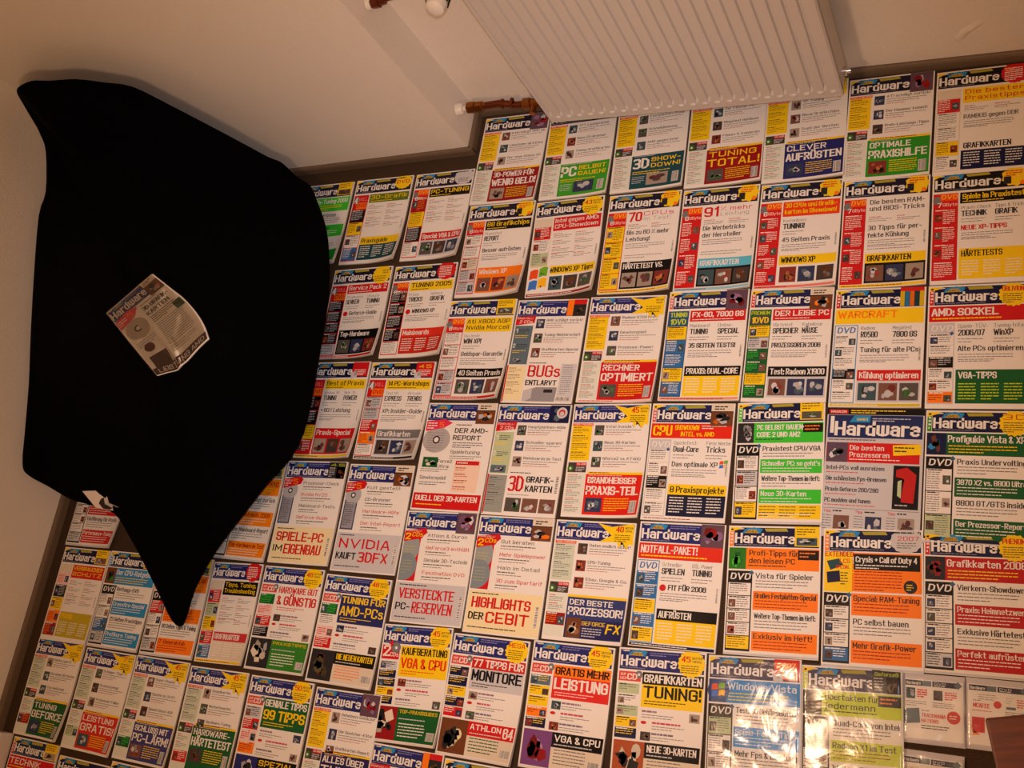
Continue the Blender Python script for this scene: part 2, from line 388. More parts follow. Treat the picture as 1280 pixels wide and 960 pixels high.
class Sheet:
    """flat print laid out in millimetres on a 210 x 297 page, origin top left"""
    def __init__(s, w, h, curl=0.0, z0=0.005, seed=0, pw=210.0, ph=297.0):
        s.w, s.h, s.curl, s.z0 = w, h, curl, z0
        s.pw, s.ph = pw, ph
        s.V, s.T, s.C, s.n = [], [], [], 0
        s.r = random.Random(seed)
    def add(s, v, t, col, layer):
        v = np.asarray(v, float); t = np.asarray(t, dtype=np.int64)
        if not len(t): return
        s.V.append(np.c_[v, np.full(len(v), layer*STEP)]); s.T.append(t + s.n); s.n += len(v)
        s.C.append(np.tile(np.array([*col, 1.0], np.float32), (len(t)*3, 1)))
    def R(s, x, y, w, h, col, layer=1):
        x2, y2 = x+w, y+h
        cut = s.curl and (x2/s.pw + y2/s.ph > 1.38) and max(w, h) > 9
        nx = max(1, int(math.ceil(w/9))) if cut else 1
        ny = max(1, int(math.ceil(h/9))) if cut else 1
        gx, gy = np.meshgrid(np.linspace(x, x2, nx+1), np.linspace(y, y2, ny+1))
        v = np.c_[gx.ravel(), gy.ravel()]
        i, j = np.meshgrid(np.arange(nx), np.arange(ny)); a = (j*(nx+1)+i).ravel()
        s.add(v, np.r_[np.c_[a, a+nx+1, a+nx+2], np.c_[a, a+nx+2, a+1]], col, layer)
    def P(s, pts, col, layer=1):      # fan around the mean point (star-shaped outlines)
        p = np.array(pts, float); p[:, 0] = np.clip(p[:, 0], 0, s.pw); p[:, 1] = np.clip(p[:, 1], 0, s.ph); c = p.mean(0); n = len(p)
        ar = ((p[:, 0]*np.roll(p[:, 1], -1) - np.roll(p[:, 0], -1)*p[:, 1]).sum())
        k = np.arange(n); t = np.c_[np.full(n, n), k, (k+1) % n]
        if ar > 0: t = t[:, ::-1]
        s.add(np.r_[p, [c]], t, col, layer)
    def disc(s, x, y, r, col, layer=2, n=22, ry=None):
        ry = ry or r
        s.P([(x+r*math.cos(2*math.pi*k/n), y+ry*math.sin(2*math.pi*k/n)) for k in range(n)], col, layer)
    def star(s, x, y, r, inner, n, col, layer=3, ry=None):
        ry = ry or r
        s.P([(x+(r if k % 2 == 0 else r*inner)*math.cos(math.pi*k/n), y+(ry if k % 2 == 0 else ry*inner)*math.sin(math.pi*k/n)) for k in range(2*n)], col, layer)
    def X(s, x, y, w, h, text, col, layer=3, bold=True, slant=0.0):
        """lettering fitted to the box: cap height h, width w, top left x,y"""
        gap = 0.26 if bold else 0.22
        tk = ((0.205 if ('~' in text or (h > 12 and text.upper() == text)) else 0.17) if bold else 0.09)*h
        cx, pos = 0.0, []
        for ch in text:
            if ch == ' ': cx += 0.30; continue
            if ch not in GLY: ch = '-'
            pos.append((ch, cx)); cx += GW[ch] + gap
        if not pos: return
        tot = max(cx-gap, 0.02)
        if w is None: w = tot*h
        k = max(w-tk, 0.1)/tot
        tk = min(tk, 0.23*k) if tot > 0.3 else tk
        V, T, n = [], [], 0
        ZL = []
        for ch, ox in pos:
            for st in GLY[ch]:
                P = [(x+tk/2+(ox+px)*k, y+h-tk/2-py*(h-tk)) for px, py in st]
                P = [(px+slant*(y+h-py), py) for px, py in P]
                m = len(P)
                closed = m > 3 and P[0] == P[-1]
                for i in range(m-1):
                    (ax, ay), (bx, by) = P[i], P[i+1]
                    dx, dy = bx-ax, by-ay; L_ = math.hypot(dx, dy)
                    if L_ < 1e-6: continue
                    dx /= L_; dy /= L_
                    def ext(q0, q1, q2):
                        ux, uy, vx, vy = q1[0]-q0[0], q1[1]-q0[1], q2[0]-q1[0], q2[1]-q1[1]
                        l = math.hypot(ux, uy)*math.hypot(vx, vy)
                        if l < 1e-9: return 0
                        c_ = max(-1, min(1, (ux*vx+uy*vy)/l)); th_ = math.acos(c_)
                        return min(tk*0.5, tk*0.5*math.tan(min(th_, 2.2)/2))
                    e0 = ext(P[i-1], P[i], P[i+1]) if i > 0 else (ext(P[-2], P[0], P[1]) if closed else (tk/2 if abs(dy) > .9 or abs(dx) > .9 else tk*.25))
                    e1 = ext(P[i], P[i+1], P[i+2]) if i < m-2 else (ext(P[i], P[i+1], P[1]) if closed else (tk/2 if abs(dy) > .9 or abs(dx) > .9 else tk*.25))
                    hw = tk/2*(1-0.30*abs(dx)); nx_, ny_ = -dy*hw, dx*hw
                    a0, a1 = (ax-dx*e0, ay-dy*e0), (bx+dx*e1, by+dy*e1)
                    V += [(a0[0]+nx_, a0[1]+ny_), (a0[0]-nx_, a0[1]-ny_), (a1[0]-nx_, a1[1]-ny_), (a1[0]+nx_, a1[1]+ny_)]
                    T += [(n, n+2, n+1), (n, n+3, n+2)]; n += 4; ZL += [0.07*(len(ZL)//4 % 5)]*4
        s.add(V, T, col, layer); s.V[-1][:, 2] += np.array(ZL)*STEP if ZL else 0
    def L(s, x, y, w, n, pitch, col, layer=2, th=1.3, fill=0.9):
        """n lines of running text too small to read, as rows of word-length dashes"""
        for k in range(n):
            cx = x; end = x + w*(fill if k < n-1 else fill*s.r.uniform(0.45, 0.95))
            while cx < end-2:
                ww = min(s.r.uniform(4, 13), end-cx)
                s.R(cx, y+k*pitch, ww, th, col, layer); cx += ww + 1.4
    def pic(s, x, y, w, h, pal=None, layer=2, k=6):
        pal = pal or s.r.choice([(rgb(70,60,58), rgb(140,126,118), BRN), (rgb(60,84,92), DK, PALE), (rgb(120,84,70), rgb(150,60,50), PALE), (rgb(50,56,90), SLATE, PALE), (rgb(86,80,76), PALE, rgb(70,110,60)), (rgb(130,50,44), DK, rgb(200,120,70)), (rgb(160,146,132), rgb(90,76,70), rgb(110,60,60))])
        s.R(x, y, w, h, pal[0], layer)
        for i in range(k):
            cx, cy = x+w*s.r.uniform(.25, .75), y+h*s.r.uniform(.25, .75)
            rx, ry = w*s.r.uniform(.1, .24), h*s.r.uniform(.1, .24); a0 = s.r.uniform(0, 1)
            n = s.r.choice((4, 5, 9))
            c = pal[1+i % (len(pal)-1)]; f = s.r.uniform(.5, 1.1); c = tuple(min(1, q*f) for q in c)
            s.P([(cx+rx*math.cos(2*math.pi*(k2+a0)/n), cy+ry*math.sin(2*math.pi*(k2+a0)/n)) for k2 in range(n)], c, layer+1+(i % 2)*0.5)
    def flag(s, x, y, w, h, layer=4):      # four waving coloured panes
        for i, c in enumerate((rgb(232, 80, 30), rgb(110, 180, 40), rgb(60, 120, 210), rgb(250, 190, 30))):
            qx, qy = x+(i % 2)*w*.53, y+(i//2)*h*.53
            dy = -h*.06 if i % 2 else h*.04
            s.P([(qx, qy+dy+h*.05), (qx+w*.24, qy+dy-h*.03), (qx+w*.47, qy+dy), (qx+w*.44, qy+dy+h*.45), (qx+w*.22, qy+dy+h*.42), (qx-w*.03, qy+dy+h*.5)], c, layer)
    def usk(s, x, y, r, col, layer=4): s.P([(x-r, y), (x, y-r), (x+r, y), (x, y+r)], col, layer)
    def zfun(s, X, Y):
        z = np.zeros_like(X)
        if s.curl:
            q = X/s.pw + Y/s.ph - 1.42
            q = np.clip(q, 0, None)/0.58
            z = s.curl*q**1.9
        return z
    def build(s, name, parent, warp=None):
        V = np.concatenate(s.V); T = np.concatenate(s.T); C = np.concatenate(s.C)
        X, Y, Z = V[:, 0], V[:, 1], V[:, 2]
        if warp is None:
            lift = s.zfun(X, Y)
            co = np.c_[X/s.pw*s.w, -Y/s.ph*s.h, s.z0 + Z + lift]
        else: co = warp(X/s.pw, Y/s.ph, Z)
        me = bpy.data.meshes.new(name)
        me.vertices.add(len(co)); me.vertices.foreach_set('co', co.astype(np.float32).ravel())
        me.loops.add(len(T)*3); me.loops.foreach_set('vertex_index', T.astype(np.int32).ravel())
        me.polygons.add(len(T)); me.polygons.foreach_set('loop_start', np.arange(len(T), dtype=np.int32)*3)
        me.update(calc_edges=True)
        at = me.color_attributes.new('ink', 'FLOAT_COLOR', 'CORNER'); at.data.foreach_set('color', C.ravel())
        me.materials.append(M_print)
        return link(bpy.data.objects.new(name, me), parent)

def page_block(s, parent, th):
    nx, ny = (20, 28) if s.curl else (2, 2)
    V, F = [], []
    for top in (1, 0):
        for j in range(ny+1):
            for i in range(nx+1):
                X, Y = s.pw*i/nx, s.ph*j/ny
                z = float(s.zfun(np.array([X]), np.array([Y]))[0])
                ins = 0.0
                if not top: z = z*0.80
                V.append((X/s.pw*s.w, -Y/s.ph*s.h, (s.z0-0.0002 if top else s.z0-th)+z))
    n = (nx+1)*(ny+1); idx = lambda i, j: j*(nx+1)+i
    for j in range(ny):
        for i in range(nx):
            a, b, c, d = idx(i, j), idx(i+1, j), idx(i+1, j+1), idx(i, j+1)
            F += [(a, d, c, b), (n+a, n+b, n+c, n+d)]
    rim = [idx(i, 0) for i in range(nx)] + [idx(nx, j) for j in range(ny)] + [idx(i, ny) for i in range(nx, 0, -1)] + [idx(0, j) for j in range(ny, 0, -1)]
    for a, b in zip(rim, rim[1:]+rim[:1]): F.append((a, b, n+b, n+a))
    return mesh_obj('page_block', V, F, M_pages, parent)

# ------------------------------------------------------------------ cover building blocks
def masthead(s, band=BLU, tab=None, deco='none', num='45', band_h=45, y0=4):
    s.R(0, 0, 210, 297, WHITE, 0)
    x0 = 4
    if tab is not None:
        s.R(3, y0, 9, band_h, tab, 2); s.L(5.5, y0+3, 5, 5, 8, WHITE, 3, th=4, fill=1); x0 = 13
    s.R(x0, y0, 206-x0, band_h, band, 1)
    # little arc logo over the title
    s.P([(x0+2, y0+2), (x0+20, y0+1), (x0+24, y0+4), (x0+10, y0+5)], PALE, 2)
    s.P([(x0+18, y0+14), (x0+26, y0+3), (x0+46, y0-1), (x0+66, y0+3), (x0+60, y0+14), (x0+40, y0+12)], CYA, 2)
    s.P([(x0+24, y0+13), (x0+34, y0+5), (x0+52, y0+5), (x0+56, y0+13)], rgb(206, 170, 50), 3)
    s.X(x0+27, y0+6.5, 26, 5.5, 'GAMES', rgb(60, 52, 60), 4)
    if band == BLU: s.L(x0+72, y0+4, 80, 2, 5, rgb(130, 130, 180), 2, th=2)
    else:
        s.P([(x0+70, y0+2), (x0+120, y0+1), (x0+124, y0+8), (x0+74, y0+9)], rgb(170, 160, 50), 2)
        s.P([(3, y0), (x0+18, y0), (x0+10, y0+5), (3, y0+11)], YEL, 3)
    tw = (150 if tab is None else 144) - (8 if deco in ('star', 'round', 'red', 'word', 'grey') else 0)
    s.X(x0+2, y0+13, tw-6, 24.5, 'Hard~are', WHITE, 5)
    s.L(x0+4, y0+band_h-5, tw, 1, 3, rgb(140, 136, 150), 2, th=1.6)
    if deco == 'star':
        s.P([(205, 2), (207, 56), (197, 53), (191, 66), (182, 52), (170, 62), (166, 50), (118, 51), (150, 34), (112, 4), (148, 12)], YEL, 6)
        s.X(160, 10, 20, 15, num, RED, 7); s.X(183, 11, 20, 5, 'SEITEN', DK, 7); s.X(183, 19, 18, 5, 'TIPPS', DK, 7)
        s.L(158, 31, 44, 4, 5, rgb(90, 70, 10), 7, th=1.8)
    elif deco == 'round':
        s.star(176, 27, 33, .90, 18, YEL, 6, ry=32)
        s.X(152, 10, 22, 14, num, RED, 7); s.X(177, 11, 24, 5.5, 'SEITEN', DK, 7); s.X(177, 19, 22, 5.5, 'TIPPS', DK, 7)
        s.L(152, 31, 46, 4, 5, rgb(90, 70, 10), 7, th=1.8)
    elif deco == 'red':
        s.star(177, 25, 32, .92, 20, RED, 6, ry=30); s.L(154, 10, 44, 7, 5.5, WHITE, 7, th=2.2)
        s.X(154, 9, 20, 11, num, ORG, 7.5)
    elif deco == 'redbox':
        s.R(150, 2, 56, 44, RED, 6); s.X(158, 9, 40, 11, num, YEL, 7); s.L(158, 25, 44, 4, 5, WHITE, 7, th=2)
        s.P([(146, 34), (166, 30), (170, 48), (150, 54)], PALE, 7)
    elif deco == 'blob':
        s.star(180, 22, 30, .86, 9, YEL, 6, ry=28); s.R(156, 22, 16, 20, DK, 7); s.L(160, 6, 40, 3, 6, rgb(210, 60, 20), 7, th=3)
        s.disc(196, 40, 6, ORG, 7)
    elif deco == 'yel':
        s.R(152, 0, 54, 46, YEL, 6); s.L(156, 5, 46, 3, 6, rgb(90, 70, 10), 7, th=2.2); s.pic(156, 26, 46, 18, layer=7)
    elif deco == 'word':
        s.star(178, 28, 32, .88, 16, YEL, 6, ry=30); s.X(155, 8, 44, 12, num, RED, 7); s.L(156, 26, 44, 5, 5, rgb(90, 70, 10), 7, th=1.8)
    elif deco == 'pic':
        s.pic(152, 1, 55, 55, (rgb(96, 70, 84), rgb(150, 110, 150), DRED, PALE), 6, k=8)
    elif deco == 'pic2':
        s.R(152, 0, 55, 22, BEI, 6); s.L(160, 7, 36, 2, 6, DK, 7, th=3); s.pic(152, 20, 55, 38, (BRN, DK, PALE, ORG), 6, k=8)
    elif deco == 'disc':
        s.pic(152, 2, 55, 46, (NAVY, DK, SLATE), 6); s.disc(186, 22, 15, PALE, 8); s.disc(186, 22, 9, RED, 8.4); s.disc(186, 24, 6, PALE, 8.8)
    elif deco == 'grey':
        s.star(176, 24, 34, .93, 14, PALE, 6, ry=28); s.X(158, 14, 44, 10, num, RED, 7); s.L(152, 5, 50, 1, 5, DK, 7, th=3); s.L(156, 28, 44, 3, 5, GREY, 7, th=2)
    elif deco == 'orange':
        s.R(152, 2, 18, 46, ORG, 6); s.R(170, 2, 37, 14, RED, 6); s.pic(170, 16, 37, 34, (DK, rgb(120, 90, 30), DK), 6)
    elif deco == 'dvd':
        s.star(177, 20, 31, .9, 16, YEL, 6, ry=26); s.L(156, 4, 42, 1, 4, DK, 7, th=4); s.X(153, 12, 46, 14, 'DVD', RED, 7)
    elif deco == 'strip':
        s.R(152, 0, 54, 10, RED, 6)
        for i, c in enumerate((YEL, CYA, ORG, TEAL, YEL)): s.R(152+i*11, 10, 10, 38, tuple(q*.7 for q in c), 6)
    elif deco == 'dark':
        s.R(148, 2, 58, 46, DK, 6); s.X(154, 6, 48, 8, num, LIME, 7); s.pic(178, 16, 28, 34, (DK, BRN, BRN), 6); s.L(152, 18, 22, 5, 6, PALE, 7, th=2)

def dvdlogo(s, x, y, w, h, bgc, fg=WHITE):
    s.R(x, y, w, h, bgc, 2); s.X(x+2, y+3, w-6, h-8, 'DVD', fg, 4, slant=0.18)

def sidebar_tall(s, kind, y0=55, y1=288):
    """the side column beside the headlines"""
    if kind in ('gb8', 'gb6', 'dvd7', 'voll', 'voll8'):
        s.R(3, y0, 55, y1-y0, RED, 1)
        s.disc(13, y0+18, 11, GREY, 2)
        if kind == 'voll': s.X(6, y0+6, 14, 24, '4', WHITE, 4); s.X(22, y0+8, 33, 13, 'VOLL', rgb(240, 110, 110), 4); s.R(18, y0+27, 38, 22, ORG, 3); s.X(21, y0+30, 33, 15, 'DVD', RED, 4)
        else:
            s.R(18, y0, 40, 20, rgb(240, 80, 10), 3); s.X(20, y0+3, 36, 13, 'DVD', rgb(250, 180, 60), 4, slant=.15)
            s.X(12, y0+24, 10, 13, {'gb8': '8', 'gb6': '6', 'dvd7': '7', 'voll8': '8'}[kind], WHITE, 4); s.X(24, y0+26, 32, 9, 'GByte', rgb(255, 200, 190), 4)
    elif kind == 'dvdw':
        s.R(3, y0, 55, y1-y0, CYA, 1); s.R(5, y0+2, 51, y1-y0-4, WHITE, 2); s.X(9, y0+5, 42, 16, 'DVD', rgb(60, 120, 190), 4, slant=.15)
    elif kind == 'dvdg':
        s.R(3, y0, 55, y1-y0, PALE, 1); s.R(5, y0+26, 51, y1-y0-28, BEI, 2); s.X(8, y0+5, 46, 16, 'DVD', WHITE, 4, slant=.15); s.usk(52, y0+26, 5, rgb(60, 90, 150))
    elif kind == 'dvdk':
        s.R(3, y0, 55, y1-y0, BLK, 1); s.X(7, y0+5, 46, 17, 'DVD', WHITE, 4, slant=.15)
    elif kind == 'bluecol':
        s.R(3, y0, 55, y1-y0, rgb(40, 84, 130), 1); s.X(8, y0+4, 46, 13, 'TUNING', LIME, 4); s.X(10, y0+22, 42, 16, '1DVD', LIME, 4)
    elif kind == 'greencol':
        s.R(3, y0, 55, y1-y0, rgb(40, 90, 50), 1); s.X(6, y0+4, 48, 10, 'PREMIUM', LIME, 4); s.X(8, y0+20, 44, 17, '1DVD', YEL, 4); s.disc(30, y0+28, 27, rgb(70, 78, 80), 1.6, ry=14)
    elif kind == 'grey':
        s.R(3, y0, 55, y1-y0, BEI, 1)

def panels(s, spec, y0, y1, x=5, w=51):
    """stack of small boxes down the side column: string of colour keys"""
    keys = {'r': (RED, WHITE), 'y': (YEL, rgb(120, 80, 10)), 'w': (WHITE, GREY), 'k': (BLK, PALE), 'g': (DGRN, LGRN), 'b': (rgb(50, 110, 170), WHITE),
            'n': (PALE, DK), 's': (BEI, GREY), 'o': (ORG, DRED), 'l': (SAGE, GREY), 'd': (DRED, ORG), 't': (SLATE, YEL), 'p': (rgb(240, 200, 196), RED), 'B': (NAVY, YEL)}
    n = len(spec); hh = (y1-y0)/n
    for i, c in enumerate(spec):
        bgc, fg = keys[c]
        yy = y0+i*hh
        s.R(x, yy+1, w, hh-2, bgc, 2.5)
        if hh > 14:
            left = s.r.random() < .5
            if s.r.random() < .75:
                s.pic(x+(2 if left else w-18), yy+hh*.3, 16, min(hh*.58, 20), layer=3.5, k=4)
                s.L(x+(20 if left else 2), yy+3, w-22, max(1, int((hh-5)/5)), 5, fg, 4, th=1.7)
            else: s.L(x+3, yy+3, w-6, max(1, int((hh-5)/5)), 5, fg, 4, th=1.7)
            s.L(x+3, yy+2.2, w-8, 1, 5, DK if bgc in (WHITE, YEL, BEI, PALE, SAGE) else WHITE, 4.5, th=2.6)
        else: s.L(x+3, yy+3, w-6, 1, 5, fg, 4, th=2)

def barcode(s, x, y, w, h, vert=False, layer=4):
    s.R(x, y, w, h, WHITE, layer)
    n = 14
    for k in range(n):
        t = s.r.uniform(.4, .9)
        if vert: s.R(x+1, y+h*(k+.2)/n, w-2, h/n*t*.7, DK, layer+.6)
        else: s.R(x+w*(k+.2)/n, y+1, w/n*t*.7, h-2, DK, layer+.6)

# --- issue layouts -------------------------------------------------
def t_topics(s, deco='star', num='45', box='y', bot=None, band=BLU, heads=('', '', ''), side='', fold=False, boty=187):
    """topic list, three small pictures with headlines, coloured headline block"""
    masthead(s, band, None, deco, num)
    bc, hc = {'y': (YEL, RED), 'g': (PGRN, RED), 's': (SLATE, None), 'v': (SAGE, None)}[box]
    if box in 'yg':
        s.R(4, 52, 56, 7, rgb(232, 90, 60), 2); s.X(7, 53, 50, 4.6, 'TOP-THEMEN', WHITE, 3)
        s.R(4, 59, 54, 92, bc, 1.5)
        for k in range(4): s.L(7, 62+k*22, 48, 1, 5, DK, 3, th=1.9); s.L(7, 67+k*22, 48, 3, 4.6, rgb(120, 96, 40) if box == 'y' else GREY, 3, th=1.4)
        s.R(4, 156, 50, 26, rgb(70, 60, 56), 2); s.disc(11, 172, 8, rgb(60, 120, 30), 3); s.disc(11, 172, 3, WHITE, 4); s.R(26, 156, 28, 9, RED, 3); s.X(28, 158, 24, 5, 'CD-ROM', WHITE, 4)
        s.L(26, 168, 26, 3, 4.5, PALE, 3, th=2)
        s.R(4, 184, 50, 104, rgb(222, 226, 214), 1.2)
        if side: panels(s, side, 230, 262, 4, 50)
        for k in range(5 if not side else 2): s.L(7, 188+k*20, 34, 1, 5, RED, 3, th=1.8); s.L(7, 193+k*20, 42, 3, 4.4, GREY, 3, th=1.3)
    else:
        s.P([(3, 50), (62, 47), (60, 68), (3, 75)], RED, 2.5); s.X(14, 60, 40, 9, '2 CDs', WHITE, 4, slant=.1); s.X(6, 52, 48, 5, 'RANDVOLL!', WHITE, 4)
        s.R(4, 76, 54, 112, bc, 1.5)
        for k, yy in enumerate((84, 128)):
            s.X(7, yy, 7, 12, str(k+1), WHITE, 4); s.L(17, yy+2, 36, 3, 5, DK, 3, th=1.6); s.L(8, yy+20, 44, 2, 5, YEL, 3, th=1.6)
        s.pic(6, 166, 44, 20, (SLATE, DK, PALE), 3)
        s.R(4, 192, 54, 98, CREAM if box == 's' else rgb(150, 156, 150), 1.5); s.R(1, 190, 4, 104, RED, 2)
        for k in range(4): s.L(8, 198+k*20, 42, 1, 5, DK, 3, th=1.8); s.L(8, 204+k*20, 44, 2, 5, GREY, 3, th=1.3)
    for k in range(3):
        y = 57+k*42
        s.pic(66, y, 25, 27, layer=2)
        t = heads[k] if heads and heads[k] else ''
        if t: s.X(96, y, min(106, 5.9*len(t)), 7.6, t, rgb(70, 68, 80), 3)
        else: s.L(96, y+1, 100, 1, 6, rgb(56, 54, 70), 3, th=4.4)
        s.L(96, y+12, 108, 2, 6, GREY, 3, th=1.6); s.L(96, y+24, 100, 1, 6, rgb(190, 90, 90), 3, th=1.4)
    if bot:
        kind, col, l1, c1, l2, c2 = bot
        if kind == 'block':
            s.R(60, boty-7, 147, 6, YEL, 2); s.L(64, boty-6, 130, 1, 5, DRED, 3, th=2)
            s.R(56, boty-1, 151, 291-boty, col, 1.6)
            s.L(64, boty+1, 120, 1, 5, PALE, 3, th=1.6)
            s.X(62, boty+6, (100 if len(l1) < len(l2) else 130), 17, l1, c1, 3.5)
            s.X(60, boty+29, 142, 23, l2, c2, 3.5)
            s.pic(62, boty+60, 44, 36, layer=3); s.L(112, boty+60, 74, 6, 6, YEL if col != LGRN else DGRN, 3, th=2)
            barcode(s, 182, boty+66, 19, 32)
        elif kind == 'side':      # big number left, two words right
            s.R(56, boty-1, 151, 291-boty, col, 1.6); s.L(62, boty+1, 132, 1, 5, PALE, 3, th=1.6)
            s.X(60, boty+8, 48 if len(l1) < 3 else 60, 34, l1, c1, 3.5)
            a, b = l2.split('|'); s.X(114, boty+8, 84, 14, a, c2, 3.5); s.X(114, boty+27, 84, 14, b, c2, 3.5)
            s.L(62, boty+50, 120, 2, 6, YEL, 3, th=2); s.pic(104, boty+58, 62, 36, layer=3); s.L(62, boty+66, 40, 4, 6, PALE, 3, th=1.6); barcode(s, 178, boty+62, 20, 32)
        elif kind == 'fx':
            s.R(56, 184, 151, 6, YEL, 2)
            s.R(56, 190, 151, 52, col, 1.6); s.X(62, 195, 112, 14, l1, c1, 3.5); s.X(60, 213, 142, 20, l2, c2, 3.5)
            s.R(56, 242, 151, 46, rgb(40, 42, 96), 1.6); s.pic(60, 240, 38, 46, (BRN, rgb(200, 140, 100), BEI), 2.5)
            s.X(100, 246, 60, 10, 'GEFORCE', YEL, 3.5); s.X(162, 248, 38, 24, 'FX', YEL, 3.5, slant=.15); s.L(102, 262, 56, 4, 6, PALE, 3, th=2.2)
        elif kind == 'bugs':
            s.X(66, 190, 96, 34, l1, c1, 3.5); s.X(64, 232, 92, 15, l2, c2, 3.5); s.L(66, 183, 90, 1, 5, DK, 3, th=2)
            s.P([(62, 262), (100, 252), (160, 252), (158, 292), (62, 292)], rgb(150, 148, 154), 2); s.P([(62, 262), (88, 256), (88, 292), (62, 292)], rgb(196, 192, 196), 2.6); s.R(122, 258, 26, 9, DK, 3.4)
            s.R(162, 186, 45, 106, rgb(206, 206, 210), 1.5); s.L(168, 190, 34, 14, 6, GREY, 3, th=1.5); barcode(s, 162, 278, 40, 12)
        elif kind == '3dg':
            s.L(66, 183, 90, 1, 5, DK, 3, th=2)
            s.X(64, 192, 46, 42, l1, c1, 3.5); a, b = l2.split('|'); s.X(114, 192, 76, 17, a, c2, 3.5); s.X(114, 216, 76, 17, b, c2, 3.5); s.L(66, 241, 120, 1, 5, GREY, 3, th=1.6)
            for k in range(3): s.pic(64+k*48, 250, 44, 36, layer=2)
            barcode(s, 196, 190, 9, 44, True)
    if bot and bot[0] == 'block' and bot[1] == RED: s.R(4, 291, 203, 5, rgb(240, 214, 208), 3); s.L(8, 292, 190, 1, 5, RED, 4, th=2)

def t_cd(s, deco='pic', burst='5', heads=(), colors='grgr', bot=None):
    """compact disc at the left edge, four headlines, large headline block"""
    masthead(s, BLU, None, deco)
    if burst == '5':
        s.P([(2, 54), (56, 46), (68, 54), (62, 68), (30, 76), (2, 82)], RED, 4); s.X(34, 53, 16, 17, '5', ORG, 5); s.X(6, 56, 24, 6, 'NEU!', WHITE, 5); s.L(6, 66, 24, 2, 6, WHITE, 5, th=2.4)
        s.R(5, 100, 42, 84, rgb(60, 84, 116), 1.5); s.R(9, 106, 34, 74, rgb(150, 150, 160), 2); s.L(11, 109, 28, 11, 6, rgb(96, 96, 110), 3, th=2.4)
        s.disc(29, 88, 26, rgb(176, 178, 182), 2.5); s.disc(29, 88, 8, DK, 3); s.disc(29, 88, 4.5, WHITE, 3.5)
    else:
        s.P([(2, 54), (64, 46), (70, 58), (60, 66), (56, 74), (2, 84)], RED, 5); s.X(6, 60, 16, 19, '2', YEL, 6); s.X(25, 58, 32, 12, 'CDs', YEL, 6, slant=.1); s.X(6, 52, 46, 4.6, 'RANDVOLL!', WHITE, 6)
        s.R(3, 70, 50, 118, RED, 1.2)
        s.disc(16, 100, 37, rgb(150, 158, 160), 2, ry=44); s.disc(14, 150, 39, rgb(128, 142, 150), 2.6, ry=38); s.L(8, 96, 36, 3, 8, rgb(190, 180, 90), 4, th=1.8); s.L(8, 134, 36, 5, 8, rgb(170, 170, 120), 4, th=1.8)
        s.R(0, 66, 3.2, 124, WHITE, 3)
    n = len(heads)
    for k, t in enumerate(heads):
        y = 60+k*33
        c = {'g': rgb(96, 96, 90), 'r': rgb(200, 50, 50), 'b': rgb(60, 60, 110)}[colors[k]]
        s.X(72 if burst != '5' else 70, y, min(128, len(t)*8.3), 9.5, t, c, 3); s.L(72, y+15, 120, 1, 6, DK, 3, th=2.2); s.L(72, y+22, 110, 1, 6, GREY, 3, th=1.6)
    bgc, kick, l1, c1, sm, l2 = bot
    s.R(3, 192, 204, 101, bgc, 1.3); s.L(12, 197, 110, 1, 5, DK, 3, th=2.6)
    s.X(14, 207, 164, 27, l1, c1, 3.5)
    wsm = 10 + 11*len(sm)
    s.X(10, 245, wsm, 19, sm, BLK, 3.5); s.X(16+wsm, 241, 162-wsm, 29, l2, RED, 3.5)
    s.L(12, 281, 160, 1, 5, DK, 3, th=2.4); barcode(s, 192, 220, 9, 52, True)

def t_amd(s):
    masthead(s, BLU, None, 'pic2')
    s.P([(4, 52), (60, 46), (84, 56), (60, 70), (4, 80)], rgb(226, 50, 80), 4); s.X(44, 54, 14, 15, '5', ORG, 5); s.L(8, 56, 32, 3, 7, WHITE, 5, th=3)
    s.disc(42, 104, 42, rgb(176, 172, 172), 2, n=30, ry=36); s.disc(42, 104, 11, DK, 3); s.disc(42, 104, 7, WHITE, 3.5); s.L(14, 84, 56, 8, 7, rgb(130, 126, 130), 2.5, th=1.4)
    s.L(96, 60, 70, 1, 5, DK, 3, th=2.4); s.X(94, 70, 100, 14, 'DER AMD-', BLK, 3.5); s.X(92, 90, 84, 14, 'REPORT', BLK, 3.5)
    s.L(94, 110, 100, 3, 6, rgb(60, 60, 100), 3, th=2); s.X(92, 131, 88, 10, 'Spieletuning', rgb(80, 80, 84), 3); s.L(92, 147, 104, 2, 6, GREY, 3, th=1.8)
    s.pic(12, 152, 46, 28, (DGRN, BEI, DK), 2); s.X(58, 158, 44, 9, 'Force2', DK, 4); s.X(58, 172, 36, 9, 'Ultra', DK, 4); s.L(10, 184, 92, 2, 6, GREY, 3, th=1.8)
    s.X(12, 203, 80, 10, 'Gewinnspiel!', rgb(90, 90, 90), 3); s.L(12, 220, 90, 2, 6, DK, 3, th=1.8)
    s.R(112, 160, 76, 84, rgb(240, 212, 190), 1.4); s.R(114, 160, 70, 11, RED, 2); s.L(118, 164, 60, 1, 5, WHITE, 3, th=3)
    for k in range(4): s.L(116, 178+k*17, 60, 1, 5, DRED, 3, th=2.2); s.L(116, 184+k*17, 66, 1, 5, RED, 3, th=1.5)
    s.R(3, 250, 203, 42, RED, 1.5); s.X(10, 256, 186, 15, 'DUELL DER 3D-KARTEN', WHITE, 3.5); s.L(14, 279, 170, 1, 5, YEL, 3, th=2.6)

